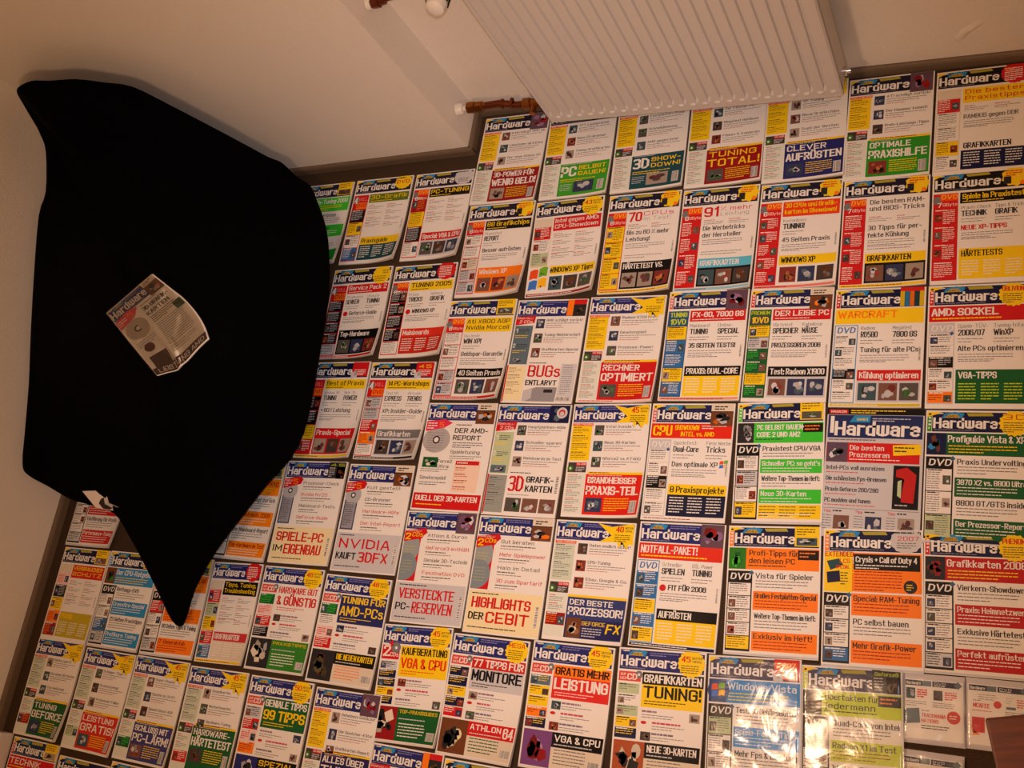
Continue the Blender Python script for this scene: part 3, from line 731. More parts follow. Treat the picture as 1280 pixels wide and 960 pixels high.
def t_tips(s, deco='round', num='45', side='cd', l1='', c1=BLK, b1=None, l2='', c2=RED, blk=None, botl=None, items=('', '', ''), band=BLU, spec='tnyp', y3=208, cols=None):
    """CD column, two-line headline block, small items, picture strip below"""
    masthead(s, band, None, deco, num)
    s.R(4, 54, 54, 22, rgb(216, 70, 60) if side != '2' else RED, 2)
    if side == '2': s.X(8, 54, 22, 30, '2', WHITE, 5); s.X(30, 72, 26, 11, 'CDs', WHITE, 5); s.R(4, 54, 54, 36, RED, 2.2); s.P([(20, 50), (34, 40), (36, 56)], RED, 3); s.disc(46, 60, 14, GREY, 3); s.disc(46, 60, 4, WHITE, 4)
    else: s.X(8, 58, 14, 6, 'AUF', WHITE, 4); s.X(8, 67, 16, 6, 'DER', WHITE, 4); s.X(25, 58, 24, 15, 'CD', WHITE, 4); s.disc(53, 60, 9, GREY, 3); s.disc(53, 60, 3, WHITE, 4)
    panels(s, spec, 80 if side != '2' else 94, 204, 4, 52)
    bl = blk
    s.R(62, 53, 145, 78, bl, 1.5)
    if b1 is not None: s.R(62, 53, 145 if len(l1) > 8 else 80, 27, b1, 2.2)
    s.X(66, 57, 137, 19, l1, c1, 3.6)
    s.X(66, 83, 137, 27, l2, c2, 3.6)
    s.L(70, 116, 110, 2, 6, c2 if c2 != WHITE else rgb(250, 200, 200), 3, th=2)
    ic = [rgb(150, 110, 140), rgb(200, 70, 100), rgb(120, 110, 140)]
    for k in range(3):
        y = 138+k*24
        if k == 1: s.disc(72, y+3, 7, RED, 3, ry=3.6)
        px = 66 if (k % 2 == 0 and s.r.random() < .5) else 178
        if k != 1: s.pic(px, y-1, 24, 19, layer=2)
        s.L(92 if px == 66 or k == 1 else 66, y, 82, 1, 6, ic[k], 3, th=4.2); s.L(92 if px == 66 or k == 1 else 66, y+9, 84, 2, 5.4, GREY, 3, th=1.5)
    if botl:
        bc, t1, tc, lc, pal, t2 = botl
        s.pic(4, y3, 74, 82, pal, 1.5, k=9)
        s.R(78, y3, 129, 82 if bc not in (RED, BLK) else 34, bc, 1.5)
        if t2:
            s.X(84, y3+5, 84, 14, t1, tc, 3.6); s.X(174, y3+4, 30, 26, t2, tc, 3.6)
        else: s.X(84, y3+5, 116, 16 if bc in (RED, BLK) else 9, t1, tc, 3.6)
        s.L(84, y3+26, 116, 1, 6, PALE, 3, th=2.4)
        if bc in (RED, BLK): s.R(78, y3+34, 129, 48, BEI, 1.5)
        s.L(86, y3+38, 90, 5, 7.5, lc, 3, th=2.4); barcode(s, 176, y3+54, 28, 20)
    s.R(0, 292, 210, 5, rgb(224, 214, 206), 3)

def t_main(s, deco='star', num='', band=NAVY, tab=None, side='gb8', spec='rrr', head=('', WHITE, RED), headfull=False, cols=(), mid='', midc=DK, bot=('', BLK, YEL), bot2=DK, frame=None, midred=False, big=None, flag=False, two=False):
    """narrow side column, headline bar, capital keywords, bottom picture block"""
    masthead(s, band, tab, deco, num)
    x0 = 62
    if frame is not None: s.R(3, 288, 204, 7, frame, 1.4); s.L(8, 290.5, 190, 1, 5, WHITE if sum(frame) < 1.2 else DRED, 2, th=2)
    y0 = 55
    if headfull:
        s.R(3, 52, 204, 38, head[2], 1.6); y0 = 93
        if len(head) > 3: s.X(8, 57, 50, 27, head[3], YEL, 4); s.X(64, 56, 62, 13, head[0], head[1], 4); s.X(80, 73, 84, 12, head[4], YEL, 4); s.L(132, 57, 70, 2, 6, WHITE, 4, th=2.2)
        else: s.X(8 if not flag else 50, 57, 140, 19, head[0], head[1], 4); s.L(10, 81, 190, 1, 5, YEL, 4, th=3)
    sidebar_tall(s, side, y0, 287)
    panels(s, spec, y0+(52 if side in ('voll',) else 42 if side in ('gb8', 'gb6', 'dvd7', 'bluecol', 'greencol') else 26), 285)
    if not headfull:
        hh = 30 if not two else 42
        s.R(x0, 55, 144, hh, head[2], 1.6)
        if two:
            a, b = head[0].split('|'); s.X(x0+5, 59, 132, 13, a, head[1], 4); s.X(x0+5, 77, 132, 13, b, head[1], 4)
        else: s.X(x0+5, 59, 134, 15, head[0], head[1], 4); s.L(x0+6, 79, 126, 1, 5, head[1], 4, th=2)
        y = 92 if not two else 104
    else: y = 97
    if big:
        s.X(x0+2, 56, 40, 30, big[0], RED, 4); s.X(x0+46, 57, 86, 13, big[1], rgb(210, 60, 70), 4); s.X(x0+48, 73, 76, 11, big[2], GREY, 4, bold=False)
    if cols:
        w = 64 if len(cols) == 2 else 66
        for k, (kk, bb) in enumerate(cols):
            x = x0+3+k*(73 if len(cols[0][1]) < 9 else 82)
            s.X(x, y, min(w, 5.4*len(kk)), 9, kk, rgb(96, 92, 98) if side.startswith('gb') or side == 'voll' else rgb(50, 48, 54), 3, bold=False)
            s.X(x, y+13, min(w, 8.0*len(bb)), 15, bb, DK, 3.4); s.L(x, y+35, w-6, 2, 7, GREY, 3, th=1.6)
        y += 50
    else:
        for xx in (x0+4, x0+72):
            for q in range(4 if mid in ('', ('',)) else 1):
                s.L(xx, y+2+q*21, 40, 1, 5, rgb(206, 96, 80), 3, th=2); s.L(xx, y+8+q*21, 62, 2, 5, GREY, 3, th=1.4)
        y += 24 if not big else 18
    if isinstance(mid, str): mid = (mid,)
    for t in mid:
        xx = x0+3
        if midred and t is mid[0]: s.disc(x0+9, y+10, 8, RED, 3); xx = x0+22
        if flag: s.flag(184, y-2, 20, 18)
        if not t: y += 44; continue
        s.X(xx, y+2, min(206-xx-8, 7.6*len(t)), 13, t, midc, 3.4)
        if t is mid[-1]: s.L(x0+4, y+22, 124, 3, 6, GREY, 3, th=1.6)
        y += 44 if len(mid) == 1 else 20
    if len(mid) == 1: s.L(x0+4, y-6, 100, 1, 7, GREY, 3, th=1.8)
    barcode(s, 198, 150, 6, 34, True)
    if len(mid) > 1: s.L(x0+4, 186, 124, 2, 7, GREY, 3, th=1.6)
    yb = 206
    s.R(x0, yb, 144, 79, bot2, 1.5)
    s.R(x0, yb, 144, 26, bot[2], 1.8); s.X(x0+5, yb+5, min(134, 8.8*len(bot[0])), 16, bot[0], bot[1], 4)
    if bot2 in (DK, BLK, DRED, PALE, WHITE, RED, ORG):
        for k in range(3): s.pic(x0+4+k*47, yb+32, 42, 42, layer=2.5, k=6)
    else:
        for k in range(3): s.L(x0+6+k*46, yb+32, 40, 6, 7, LIME if bot2 == DGRN else WHITE, 3, th=2.4)

def t_band(s, deco='yel', num='', tab=RED, band=NAVY, col=RED, headl=('',), headc=WHITE, rows=(), boxes='wwww', pich=(DRED, DK, BRN), dv=True, top=None, x0=62, headh=50, dy=93+0, extra=None):
    """late layout: full-width colour band, black DVD column, alternating headline boxes"""
    yy = 0
    masthead(s, band, tab, deco, num, y0=4 if top is None else 20)
    if top: s.R(0, 0, 210, 18, BLK, 4); s.R(4, 2, 44, 12, RED, 5); s.X(8, 4, 36, 8, 'MAGAZIN', WHITE, 6); s.L(54, 3, 130, 2, 7, YEL, 5, th=3); yy = 18
    y = 52+yy
    s.R(3, y, 204, headh, col, 1.5); s.pic(3, y, 40, headh, pich, 2.5, k=8)
    if len(headl) == 1: s.X(46, y+5, 154, 16, headl[0], headc, 4); s.L(48, y+28, 150, 3, 7, YEL if col != YEL else DRED, 4, th=2.2)
    else:
        s.X(50, y+5, 112, 13, headl[0], headc, 4); s.X(50, y+23, 104, 13, headl[1], headc, 4); s.L(48, y+40, 130, 1, 7, DK, 4, th=2.2); s.R(160, y+3, 46, 22, BLK if col != RED else YEL, 4); s.L(164, y+8, 38, 2, 8, ORG if col != RED else DK, 5, th=3)
    y += headh+4
    s.R(3, y, 56, 288-y, BLK, 1.2)
    if dv: s.X(8, y+5, 46, 16, 'DVD', WHITE, 4, slant=.18); s.usk(57, y+4, 6, rgb(60, 100, 130), 5)
    panels(s, boxes, y+27, 284, 5, 51)
    n = len(rows); hh = (288-y)/max(n, 1)
    for k, (t, filled, tc) in enumerate(rows):
        yk = y+k*hh
        if filled is not None: s.R(x0, yk, 144, hh-3, filled, 1.5)
        s.X(x0+4, yk+4, min(136, 7.6*len(t)), min(12.5, hh*.34), t, tc, 4)
        nl = max(1, int((hh-22)/7))
        s.L(x0+5, yk+21, 130, nl, 7, (DRED if filled in (ORG, LIME) else WHITE) if filled is not None else GREY, 3.2, th=1.9)
    s.R(0, 292, 210, 4, PALE, 2)

def t_special(s):
    s.R(0, 0, 210, 297, PALE, 0)
    s.R(0, 0, 210, 14, BLK, 1); s.R(4, 2, 42, 10, RED, 2); s.X(8, 4, 34, 6, 'MAGAZIN', WHITE, 3); s.L(52, 3, 130, 2, 5, YEL, 2, th=2.4)
    s.R(3, 15, 204, 54, rgb(30, 44, 96), 1.4); s.P([(50, 32), (60, 16), (96, 16), (94, 32)], CYA, 2); s.X(66, 22, 24, 6, 'GAMES', YEL, 3)
    s.L(100, 22, 90, 2, 5, PALE, 2, th=2); s.X(8, 18, 5, 40, 'I', WHITE, 3)
    s.X(18, 30, 184, 34, 'Hard~are', WHITE, 4); s.L(6, 72, 190, 1, 5, GREY, 2, th=3)
    s.R(3, 80, 200, 46, RED, 1.4); s.pic(4, 80, 46, 46, (rgb(90, 70, 90), PALE, DK), 2, k=7)
    s.X(54, 86, 74, 12, 'Die besten', WHITE, 3); s.X(54, 102, 86, 12, 'Prozessoren', WHITE, 3); s.P([(146, 84), (204, 80), (206, 104), (148, 108)], YEL, 3); s.L(150, 88, 48, 2, 8, DK, 4, th=3); s.L(54, 118, 140, 1, 5, WHITE, 3, th=2)
    for k, t in enumerate(('Intel-PCs voll ausreizen', 'Die schönsten Fps-Bremsen', 'Praxis Geforce 260/280', 'PC modden und tunen')):
        s.X(6, 134+k*25, 5.2*len(t), 10, t, DK, 3); s.L(6, 149+k*25, 130, 1, 5, RED, 3, th=1.6)
    s.R(150, 130, 54, 98, BLK, 1.4); s.P([(156, 140), (178, 134), (198, 150), (194, 214), (168, 212), (172, 160), (156, 156)], rgb(190, 30, 30), 2.4); s.P([(160, 166), (168, 162), (168, 204), (160, 198)], SAGE, 3); s.L(156, 218, 44, 1, 5, PALE, 3, th=2.4)
    s.R(3, 232, 204, 1, GREY, 2)
    for k in range(3): s.X(6+k*68, 236, 16, 6, 'Tipp', RED, 3); s.L(26+k*68, 237, 40, 1, 5, DK, 3, th=3); s.pic(28+k*68, 248, 34, 40, layer=2); s.L(4+k*68, 248, 22, 6, 6, GREY, 3, th=1.5)
def more(fn, extra):
    def g(s): fn(s); extra(s)
    return g
def ex_flag(s):
    s.R(3, 206, 66, 80, WHITE, 4.6); s.flag(8, 212, 54, 62, 5)
def ex_crysis(s):
    s.R(3, 52, 60, 86, YEL, 4.5); s.X(4, 50, 62, 12, 'EXTENDED', rgb(200, 40, 20), 6); s.P([(8, 72), (34, 66), (44, 80), (16, 92)], TEAL, 5); s.P([(8, 96), (36, 92), (38, 116), (10, 120)], NAVY, 5); s.X(36, 66, 22, 10, 'LCS', RED, 6); s.X(28, 80, 30, 8, 'SPEZIAL', RED, 6); s.L(38, 96, 18, 5, 6, DK, 6, th=2)
    s.R(66, 55, 138, 34, BLK, 4.5); s.X(70, 60, 128, 13, 'Crysis + Call of Duty 4', WHITE, 6); s.L(70, 78, 120, 2, 6, WHITE, 6, th=2.2)
    s.R(66, 89, 138, 47, ORG, 4.5); s.L(68, 92, 110, 7, 6.4, DRED, 5, th=1.9); s.disc(184, 122, 14, DK, 5.6); s.L(176, 117, 16, 3, 5, YEL, 6.4, th=1.8)
def ex_vista(s):
    s.disc(25, 77, 25, rgb(30, 70, 130), 4.6); s.flag(10, 62, 30, 28, 5.4)
def ex_yel(s):
    for k in range(3): s.L(64+k*47, 256, 42, 4, 7, DK, 5, th=1.8)
def ex_cpu(s):
    s.R(4, 205, 56, 82, BEI, 4.2); s.L(8, 210, 46, 11, 7, GREY, 5, th=1.8)

# ------------------------------------------------------------------ the magazines: where each lies and what its cover shows
DN = rgb(26, 22, 48)
def A(fn, *a, **k): return lambda s: fn(s, *a, **k)
MAGS = [
 # x, y (top left corner), width, height, turn in degrees, corner lift, cover, label
 (-1.515, 1.702, .216, .293, -0.8, .010, A(t_topics, 'pic', box='y', band=DN, heads=('Intel hängt AMD ab','Linuxtuner ab 5 Euro','Der neue Athlon XP'), bot=('block', DRED, '3D-POWER FÜR', WHITE, 'WENIG GELD!', WHITE)),
  'magazine under the brass pipe, dark red block reading 3D-POWER FÜR WENIG GELD'),
 (-1.296, 1.696, .209, .293, 0.8, .012, A(t_topics, 'yel', box='y', band=DN, heads=('TFT-Lautsprecher','Neue CD-Brenner','Timing-Grafikkarten'), bot=('side', rgb(60, 160, 40), 'PC', WHITE, 'SELBST|BAUEN!', YEL)),
  'magazine partly under the radiator with green block reading PC SELBST BAUEN'),
 (-1.081, 1.697, .208, .293, 1.2, .010, A(t_topics, 'yel', box='y', band=DN, heads=('Festplatten-Guide','Schnelldimmung','AMD gegen Intel'), bot=('side', TEAL, '3D', WHITE, 'SHOW-|DOWN!', YEL)),
  'magazine partly under the radiator with dark teal block reading 3D SHOWDOWN'),
 (-0.868, 1.692, .206, .292, 0.9, .010, A(t_topics, 'yel', box='y', band=DN, heads=('Der Flüster-PC','Megatest Gehäuse','Filmen & Kopieren'), bot=('block', DRED, 'TUNING', YEL, 'TOTAL!', YEL)),
  'magazine partly under the radiator with dark red block and yellow TUNING TOTAL'),
 (-0.662, 1.685, .206, .291, 1.0, .008, A(t_topics, 'star', '45', box='y', band=DN, heads=('XP-Tuning','Neue Grafikchips','Duell der Besten'), bot=('block', BLU, 'CLEVER', WHITE, 'AUFRÜSTEN', WHITE)),
  'magazine under the right end of the radiator, blue block reading CLEVER AUFRÜSTEN'),
 (-0.452, 1.672, .202, .291, -0.6, .006, A(t_topics, 'pic', box='y', band=DN, heads=('ATI schlägt zurück!','Der Hammer kommt!','Preis-Leistungs-Tipps'), bot=('block', GRN, 'OPTIMALE', WHITE, 'PRAXISHILFE', WHITE)),
  'magazine right of the radiator with green block reading OPTIMALE PRAXISHILFE'),
 (-0.245, 1.662, .206, .287, -0.6, 0, A(t_main, 'red', '45', band=BLK, side='grey', spec='rwwyw', head=('Die besten|Praxistipps', RED, YEL), two=True, mid='RAMBUS gegen DDR', midc=GREY, bot=('GRAFIKKARTEN', BLK, WHITE), bot2=NAVY),
  'magazine in the top right corner, yellow headline Die besten Praxistipps'),
 # second row
 (-1.512, 1.404, .213, .294, 0.3, .030, A(t_main, 'blob', band=DN, side='gb8', spec='wwsnn', head=('88 Grafikchips', YEL, BLK), cols=(('Praxistest', 'REPORT'),), mid='Besser aufrüsten', bot=('Windows XP', WHITE, ORG), bot2=ORG),
  'magazine with black bar 88 Grafikchips and orange picture block at its foot'),
 (-1.294, 1.395, .207, .294, 2.0, .030, more(A(t_main, 'round', '43', band=DN, side='grey', spec='rwlyw', head=('Intel gegen AMD:|CPU-Showdown', WHITE, RED), two=True, mid=('',), bot=('WINDOWS XP Tipps', BLK, YEL), bot2=WHITE, frame=DRED), ex_flag),
  'magazine with two-line red headline CPU-Showdown over a four-colour flag'),
 (-1.071, 1.396, .205, .294, 0.3, .022, A(t_main, 'blob', band=DN, side='gb8', spec='yyyy', head=('', WHITE, WHITE), big=('70', 'CPUs', 'im Test!'), mid=('Bis zu 60 % mehr', 'Leistung!'), bot=('HÄRTETEST VS.', WHITE, BLK), bot2=BLK, frame=YEL),
  'magazine with big red number 70 and yellow side column under the radiator row'),
 (-0.861, 1.394, .203, .294, 0.2, .016, A(t_main, 'blob', band=DN, side='gb8', spec='rrrr', head=('', WHITE, WHITE), big=('91', '% mehr', 'Leistung'), mid=('Die Werbetricks', 'der Hersteller'), bot=('GRAFIKKARTEN', WHITE, rgb(90, 190, 220)), bot2=BLK, frame=rgb(140, 200, 220)),
  'magazine with big red number 91 and light blue bar GRAFIKKARTEN'),
 (-0.654, 1.389, .202, .292, 0.0, .014, A(t_main, 'blob', band=DN, side='gb8', spec='rrrrr', head=('30 CPUs und Grafik-|karten im Showdown!', YEL, rgb(230, 60, 20)), two=True, cols=(('Kostenloses', 'TUNING!'),), mid='45 Seiten Praxis', bot=('WINDOWS XP', BLK, YEL), bot2=WHITE, frame=rgb(230, 130, 120)),
  'magazine with red side column, TUNING! and 45 Seiten Praxis on yellow-footed cover'),
 (-0.449, 1.380, .198, .290, 0.1, .010, A(t_main, 'blob', band=DN, side='dvd7', spec='rrrr', head=('Die besten RAM-|und BIOS-Tricks', DK, WHITE), two=True, mid=('30 Tipps für per-', 'fekte Kühlung'), bot=('GRAFIKKARTEN', BLK, YEL), bot2=BLK, frame=YEL),
  'magazine with headline 30 Tipps für perfekte Kühlung and yellow bar GRAFIKKARTEN'),
 (-0.246, 1.376, .206, .286, 0.3, 0, A(t_main, 'blob', band=BLK, side='dvd7', spec='rrrr', head=('Spiele im Praxistest', YEL, BLK), cols=(('Praxis-Check', 'TECHNIK'), ('Tipps & Tricks', 'GRAFIK')), mid='NEUE XP-TIPPS', midc=RED, flag=False, bot=('HÄRTETESTS', BLK, YEL), bot2=YEL),
  'magazine at right edge reading TECHNIK, GRAFIK and yellow HÄRTETESTS bar'),
 # third row
 (-1.518, 1.100, .214, .296, -0.4, .030, A(t_main, 'yel', band=rgb(30, 30, 80), side='gb6', spec='wwwnn', head=('Ati X800 AGP|Nvidia Morcell', DK, YEL), two=True, cols=(('Das beste', 'WIN XP!'),), mid='Geldspar-Garantie', bot=('40 Seiten Praxis', WHITE, BLK), bot2=WHITE, frame=RED),
  'magazine with black bar 40 Seiten Praxis above two small photos'),
 (-1.300, 1.094, .210, .297, -0.9, .004, A(t_topics, 'orange', box='s', heads=('AMD schlägt zurück!','Tuning-Meisterschaft','Grafikkarten-Special'), bot=('bugs', RED, 'BUGs', RED, 'ENTLARVT', BLK)),
  'magazine with large red BUGs over black ENTLARVT and a grey computer case'),
 (-1.083, 1.093, .211, .294, -0.4, .020, A(t_topics, 'star', '', box='y', heads=('Radeon 9700 Pro','Gewinnspiel!','Prozessor-Power!'), bot=('block', RED, 'RECHNER', WHITE, 'OPTIMIERT', WHITE)),
  'magazine with red block reading RECHNER OPTIMIERT and yellow star'),
 (-0.865, 1.099, .206, .294, 0.1, .006, A(t_main, 'pic', band=rgb(30, 34, 84), tab=rgb(220, 110, 110), side='bluecol', spec='ybbyb', head=('FX-60, 7800 GS', WHITE, RED), cols=(('Mainboard-', 'TUNING'), ('Online-', 'SPECIAL')), mid='35 SEITEN TESTS!', bot=('PRAXIS: DUAL-CORE', WHITE, BLK), bot2=YEL, frame=rgb(230, 160, 140)),
  'magazine with blue side column and black bar PRAXIS: DUAL-CORE'),
 (-0.655, 1.096, .200, .292, -0.3, .004, A(t_main, 'pic2', band=rgb(30, 34, 84), tab=rgb(220, 60, 60), side='greencol', spec='ynggyg', head=('DER LEISE PC', WHITE, RED), cols=(('Härtetest', 'SPEICHER'), ('Kabellose', 'MÄUSE')), mid='PROZESSOREN 2006', bot=('Test: Radeon X1900', WHITE, BLK), bot2=PALE),
  'magazine with red bar DER LEISE PC and green side column'),
 (-0.451, 1.087, .201, .294, -0.2, .004, A(t_main, 'strip', band=NAVY, tab=RED, side='dvdw', spec='wwwkww', head=('WARCRAFT', ORG, YEL), headfull=True, cols=(('Radeon', 'RD580'), ('Megatest', '7800 GS')), mid='Tuning für alte PCs', bot=('Kühlung optimieren', WHITE, RED), bot2=PALE, frame=rgb(210, 190, 40)),
  'magazine with yellow top band and red bar Kühlung optimieren'),
 (-0.246, 1.087, .208, .295, 0.2, 0, A(t_main, 'word', 'OBLIVION', band=NAVY, tab=RED, side='dvdg', spec='wwkwwo', head=('AMD: SOCKEL', WHITE, RED), headfull=True, flag=False, cols=(('Spiele-TÜV:', '2006/07'), ('Tuning total:', 'WinXP')), mid='Alte PCs optimieren', bot=('VGA-TIPPS', WHITE, DGRN), bot2=DGRN),
  'magazine at right edge with dark green block VGA-TIPPS'),
 # fourth row
 (-1.525, 0.793, .215, .301, 0.2, .004, A(t_amd), 'magazine with large grey disc and red foot band DUELL DER 3D-KARTEN'),
 (-1.306, 0.791, .213, .299, -0.1, .004, A(t_topics, 'disc', box='v', heads=('Hauptplatinen-Hölle','Schneller sparen!','Mainboards im Test'), bot=('3dg', RED, '3D', RED, 'GRAFIK-|KARTEN', BLK)),
  'magazine with red 3D beside black GRAFIKKARTEN and three small photos below'),
 (-1.088, 0.793, .209, .294, 1.2, .024, A(t_topics, 'star', '45', box='y', heads=('Intel inside?','Neue 3D-Karten','Nforce2 vs. KT400'), bot=('block', rgb(220, 36, 24), 'BRANDHEISSER', WHITE, 'PRAXIS-TEIL', WHITE)),
  'magazine with red block reading BRANDHEISSER PRAXIS-TEIL'),
 (-0.875, 0.797, .208, .293, 0.5, .006, A(t_main, 'pic2', band=rgb(30, 34, 84), tab=rgb(220, 90, 90), side='dvdg', spec='wwkww', head=('SHOWDOWN', YEL, rgb(222, 40, 20), 'CPU', 'INTEL vs. AMD'), headfull=True, cols=(('Spieletest:', 'Dual-Core'), ('Fiese Werbe-', 'Tricks')), mid='Das optimale XP', flag=True, bot=('8 Praxisprojekte', BLK, YEL), bot2=rgb(24, 30, 60), frame=WHITE),
  'magazine with red and yellow CPU band across its top and yellow bar 8 Praxisprojekte'),
 (-0.662, 0.800, .204, .291, 2.2, .004, more(A(t_band, 'yel', tab=LGRN, band=NAVY, col=LGRN, headl=('PC SELBST BAUEN:', 'CORE 2 UND AM2'), headc=WHITE, pich=(DK, PALE, GREY), boxes='wnwy', rows=(('Praxistest CPU/VGA', None, DK), ('Schneller PC: so geht\'s', LGRN, WHITE), ('Weitere Top-Themen im Heft:', None, DK), ('Neue 3D-Karten', LGRN, WHITE), ('', YEL, DK))), ex_yel),
  'magazine with bright green bands and headline PC SELBST BAUEN in fourth row'),
 (-0.452, 0.789, .209, .296, -0.2, .002, t_special,
  'special issue magazine with black top strip and red band Die besten Prozessoren'),
 (-0.241, 0.787, .208, .294, 0.0, 0, A(t_band, 'word', '3D', tab=GRN, band=NAVY, col=DGRN, headl=('Profiguide Vista & XP',), pich=(NAVY, CYA, BRN), boxes='wwl', rows=(('Praxis Undervolting', None, DK), ('3870 X2 vs. 8800 Ultra', DGRN, WHITE), ('8800 GT/GTS inside', None, DK), ('Der Prozessor-Report', DGRN, WHITE))),
  'magazine at right edge with dark green bands and Der Prozessor-Report'),
 # fifth row
 (-1.527, 0.488, .215, .293, 1.1, .004, A(t_cd, 'pic', '2', ('Athlon & Duron', 'GeForce3 enthüllt', 'Geniale 3D-Technik', 'Faszination DVD'), 'grgr', (PALE, '', 'VERSTECKTE', RED, 'PC-', 'RESERVEN')),
  'magazine with pale foot block reading VERSTECKTE PC-RESERVEN in red'),
 (-1.306, 0.488, .212, .296, 0.6, .004, A(t_cd, 'pic2', '2', ('Gut beraten', 'Mehr Spielepower', 'Halo im Detail', '3D zum Spartarif'), 'grgr', (CREAM, '', 'HIGHLIGHTS', RED, 'DER', 'CEBIT')),
  'magazine with cream foot block starting HIGHLIGHTS in big red letters'),
 (-1.089, 0.490, .210, .291, 0.8, .018, A(t_topics, 'star', '40', box='g', side='d', heads=('Daten endlich sicher!','CPU-Tuning','Ebay, Google & Co.'), bot=('fx', rgb(52, 62, 120), 'DER BESTE', WHITE, 'PROZESSOR!', WHITE)),
  'magazine with blue block DER BESTE PROZESSOR and large yellow FX'),
 (-0.870, 0.499, .209, .291, 0.9, .008, A(t_main, 'pic', band=BLU, side='dvdw', spec='bbyby', head=('NOTFALL-PAKET!', WHITE, rgb(220, 44, 24)), headfull=True, cols=(('Schneller', 'SPIELEN'), ('DSL-Power', 'TUNING')), mid='FIT FÜR 2006', midred=True, bot=('AUFRÜSTEN', WHITE, BLK), bot2=YEL, frame=NAVY),
  'magazine with red band NOTFALL-PAKET and black bar AUFRÜSTEN'),
 (-0.655, 0.502, .207, .288, 2.6, .004, A(t_band, 'yel', tab=ORG, band=NAVY, col=ORG, headl=('Profi-Tipps für', 'den leisen PC'), headc=DK, pich=(rgb(40, 120, 20), DGRN, LGRN), boxes='wwwwy', rows=(('Vista für Spieler', None, DK), ('Großes Festplatten-Special', ORG, DK), ('Weitere Top-Themen im Heft:', None, DK), ('Exklusiv im Heft!', ORG, DK))),
  'magazine with orange bands and headline Profi-Tipps für den leisen PC'),
 (-0.443, 0.509, .205, .296, 2.4, .002, more(A(t_band, 'grey', '2007', tab=ORG, band=NAVY, col=ORG, headl=('Crysis + Call of Duty 4',), headc=WHITE, headh=84, pich=(YEL, NAVY, ORG), boxes='wwwb', rows=(('Special: RAM-Tuning', ORG, DK), ('PC selbst bauen', None, DK), ('Mehr Grafik-Power', ORG, DK))), ex_crysis),
  'magazine with orange bands, a yellow inset and orange bar Special: RAM-Tuning'),
 (-0.237, 0.514, .205, .289, 1.8, 0, A(t_band, 'word', 'PHENOM', tab=RED, band=NAVY, col=rgb(186, 24, 30), headl=('Grafikkarten 2008',), pich=(DK, BRN, DRED), boxes='wwwwn', rows=(('Vierkern-Showdown', None, DK), ('Praxis: Heimnetzwerk', rgb(186, 24, 30), WHITE), ('Exklusive Härtetests', None, DK), ('Perfekt aufrüsten', rgb(186, 24, 30), WHITE))),
  'magazine at right edge with red bands and headline Grafikkarten 2008'),
 # sixth row
 (-1.532, 0.187, .204, .287, 2.6, .024, A(t_tips, 'round', '45', '2', 'KAUFBERATUNG', BLK, None, 'VGA & CPU', rgb(226, 50, 10), YEL, (DGRN, 'TOP-PRAXISGUIDES', YEL, WHITE, (DRED, DK, BEI), ''), spec='nBByB'),
  'magazine with yellow block KAUFBERATUNG and orange VGA & CPU'),
 (-1.322, 0.186, .211, .287, 0.4, .024, A(t_tips, 'word', 'MEGA', 'cd', '77 TIPPS FÜR', WHITE, rgb(200, 34, 30), 'MONITORE', BLK, PALE, (RED, 'ATHLON', WHITE, DGRN, (BRN, CREAM, DK), '64'), spec='BByBr'),
  'magazine with grey block 77 TIPPS FÜR MONITORE above a brown chip photo'),
 (-1.102, 0.193, .209, .288, 1.0, .016, A(t_tips, 'round', '45', 'cd', 'GRATIS MEHR', BLK, ORG, 'LEISTUNG', WHITE, rgb(220, 40, 36), (BLK, 'VGA & CPU', WHITE, GREY, (rgb(120, 70, 130), rgb(180, 130, 170), DRED), ''), spec='tyyoB'),
  'magazine with red block LEISTUNG and black bar VGA & CPU beside purple photo'),
 (-0.884, 0.201, .207, .288, 2.6, .010, A(t_tips, 'round', '45', 'cd', 'GRAFIKKARTEN', WHITE, BLK, 'TUNING!', BLK, YEL, (BLK, 'NEUE 3D-KARTEN', WHITE, GREY, (rgb(170, 80, 40), BEI, DK), ''), spec='lwlyB'),
  'magazine with yellow block TUNING! under black GRAFIKKARTEN bar at bottom'),
 (-0.673, 0.208, .203, .288, 3.6, .004, more(A(t_band, 'redbox', '2007', band=rgb(44, 44, 84), tab=None, col=rgb(40, 140, 205), headl=('Windows Vista',), pich=(rgb(40, 60, 110), ORG, GRN), boxes='lwww', rows=(('Test: 30 Gehäuselüfter', None, DK), ('Spiele-Fallen: Tipps', rgb(60, 150, 215), WHITE), ('Mehr Fps & Leistung', None, DK), ('Special', rgb(60, 150, 215), WHITE))), ex_vista),
  'film-wrapped magazine with blue band and red 2007 box at bottom edge'),
 (-0.470, 0.211, .203, .288, 3.4, .004, A(t_band, 'dark', 'Geforce8', band=rgb(44, 44, 84), tab=LIME, col=LIME, headl=('Übertakten für', 'jedermann'), headc=DK, pich=(DK, GREY, BRN), boxes='kwww', rows=(('Quad-Core von Intel', None, DK), ('Radeon X1 im Test', LIME, DK), ('Weitere Themen', None, DK), ('Praxis-Spezial', LIME, DK))),
  'film-wrapped magazine with lime band Übertakten für jedermann'),
 # left block, against the chimney
 (-2.166, 1.532, .206, .291, 0.0, .020, A(t_band, 'yel', tab=None, band=rgb(22, 24, 60), col=LGRN, headl=('Gratis-Tuning 2008',), pich=(LGRN, DGRN, LGRN), boxes='www', rows=(('VGA aufrüsten', None, DK), ('CPU-Spezial', LGRN, DGRN), ('Themen', None, DK), ('Grafik', rgb(30, 150, 40), WHITE))),
  'magazine with bright green bands half hidden behind black beanbag'),
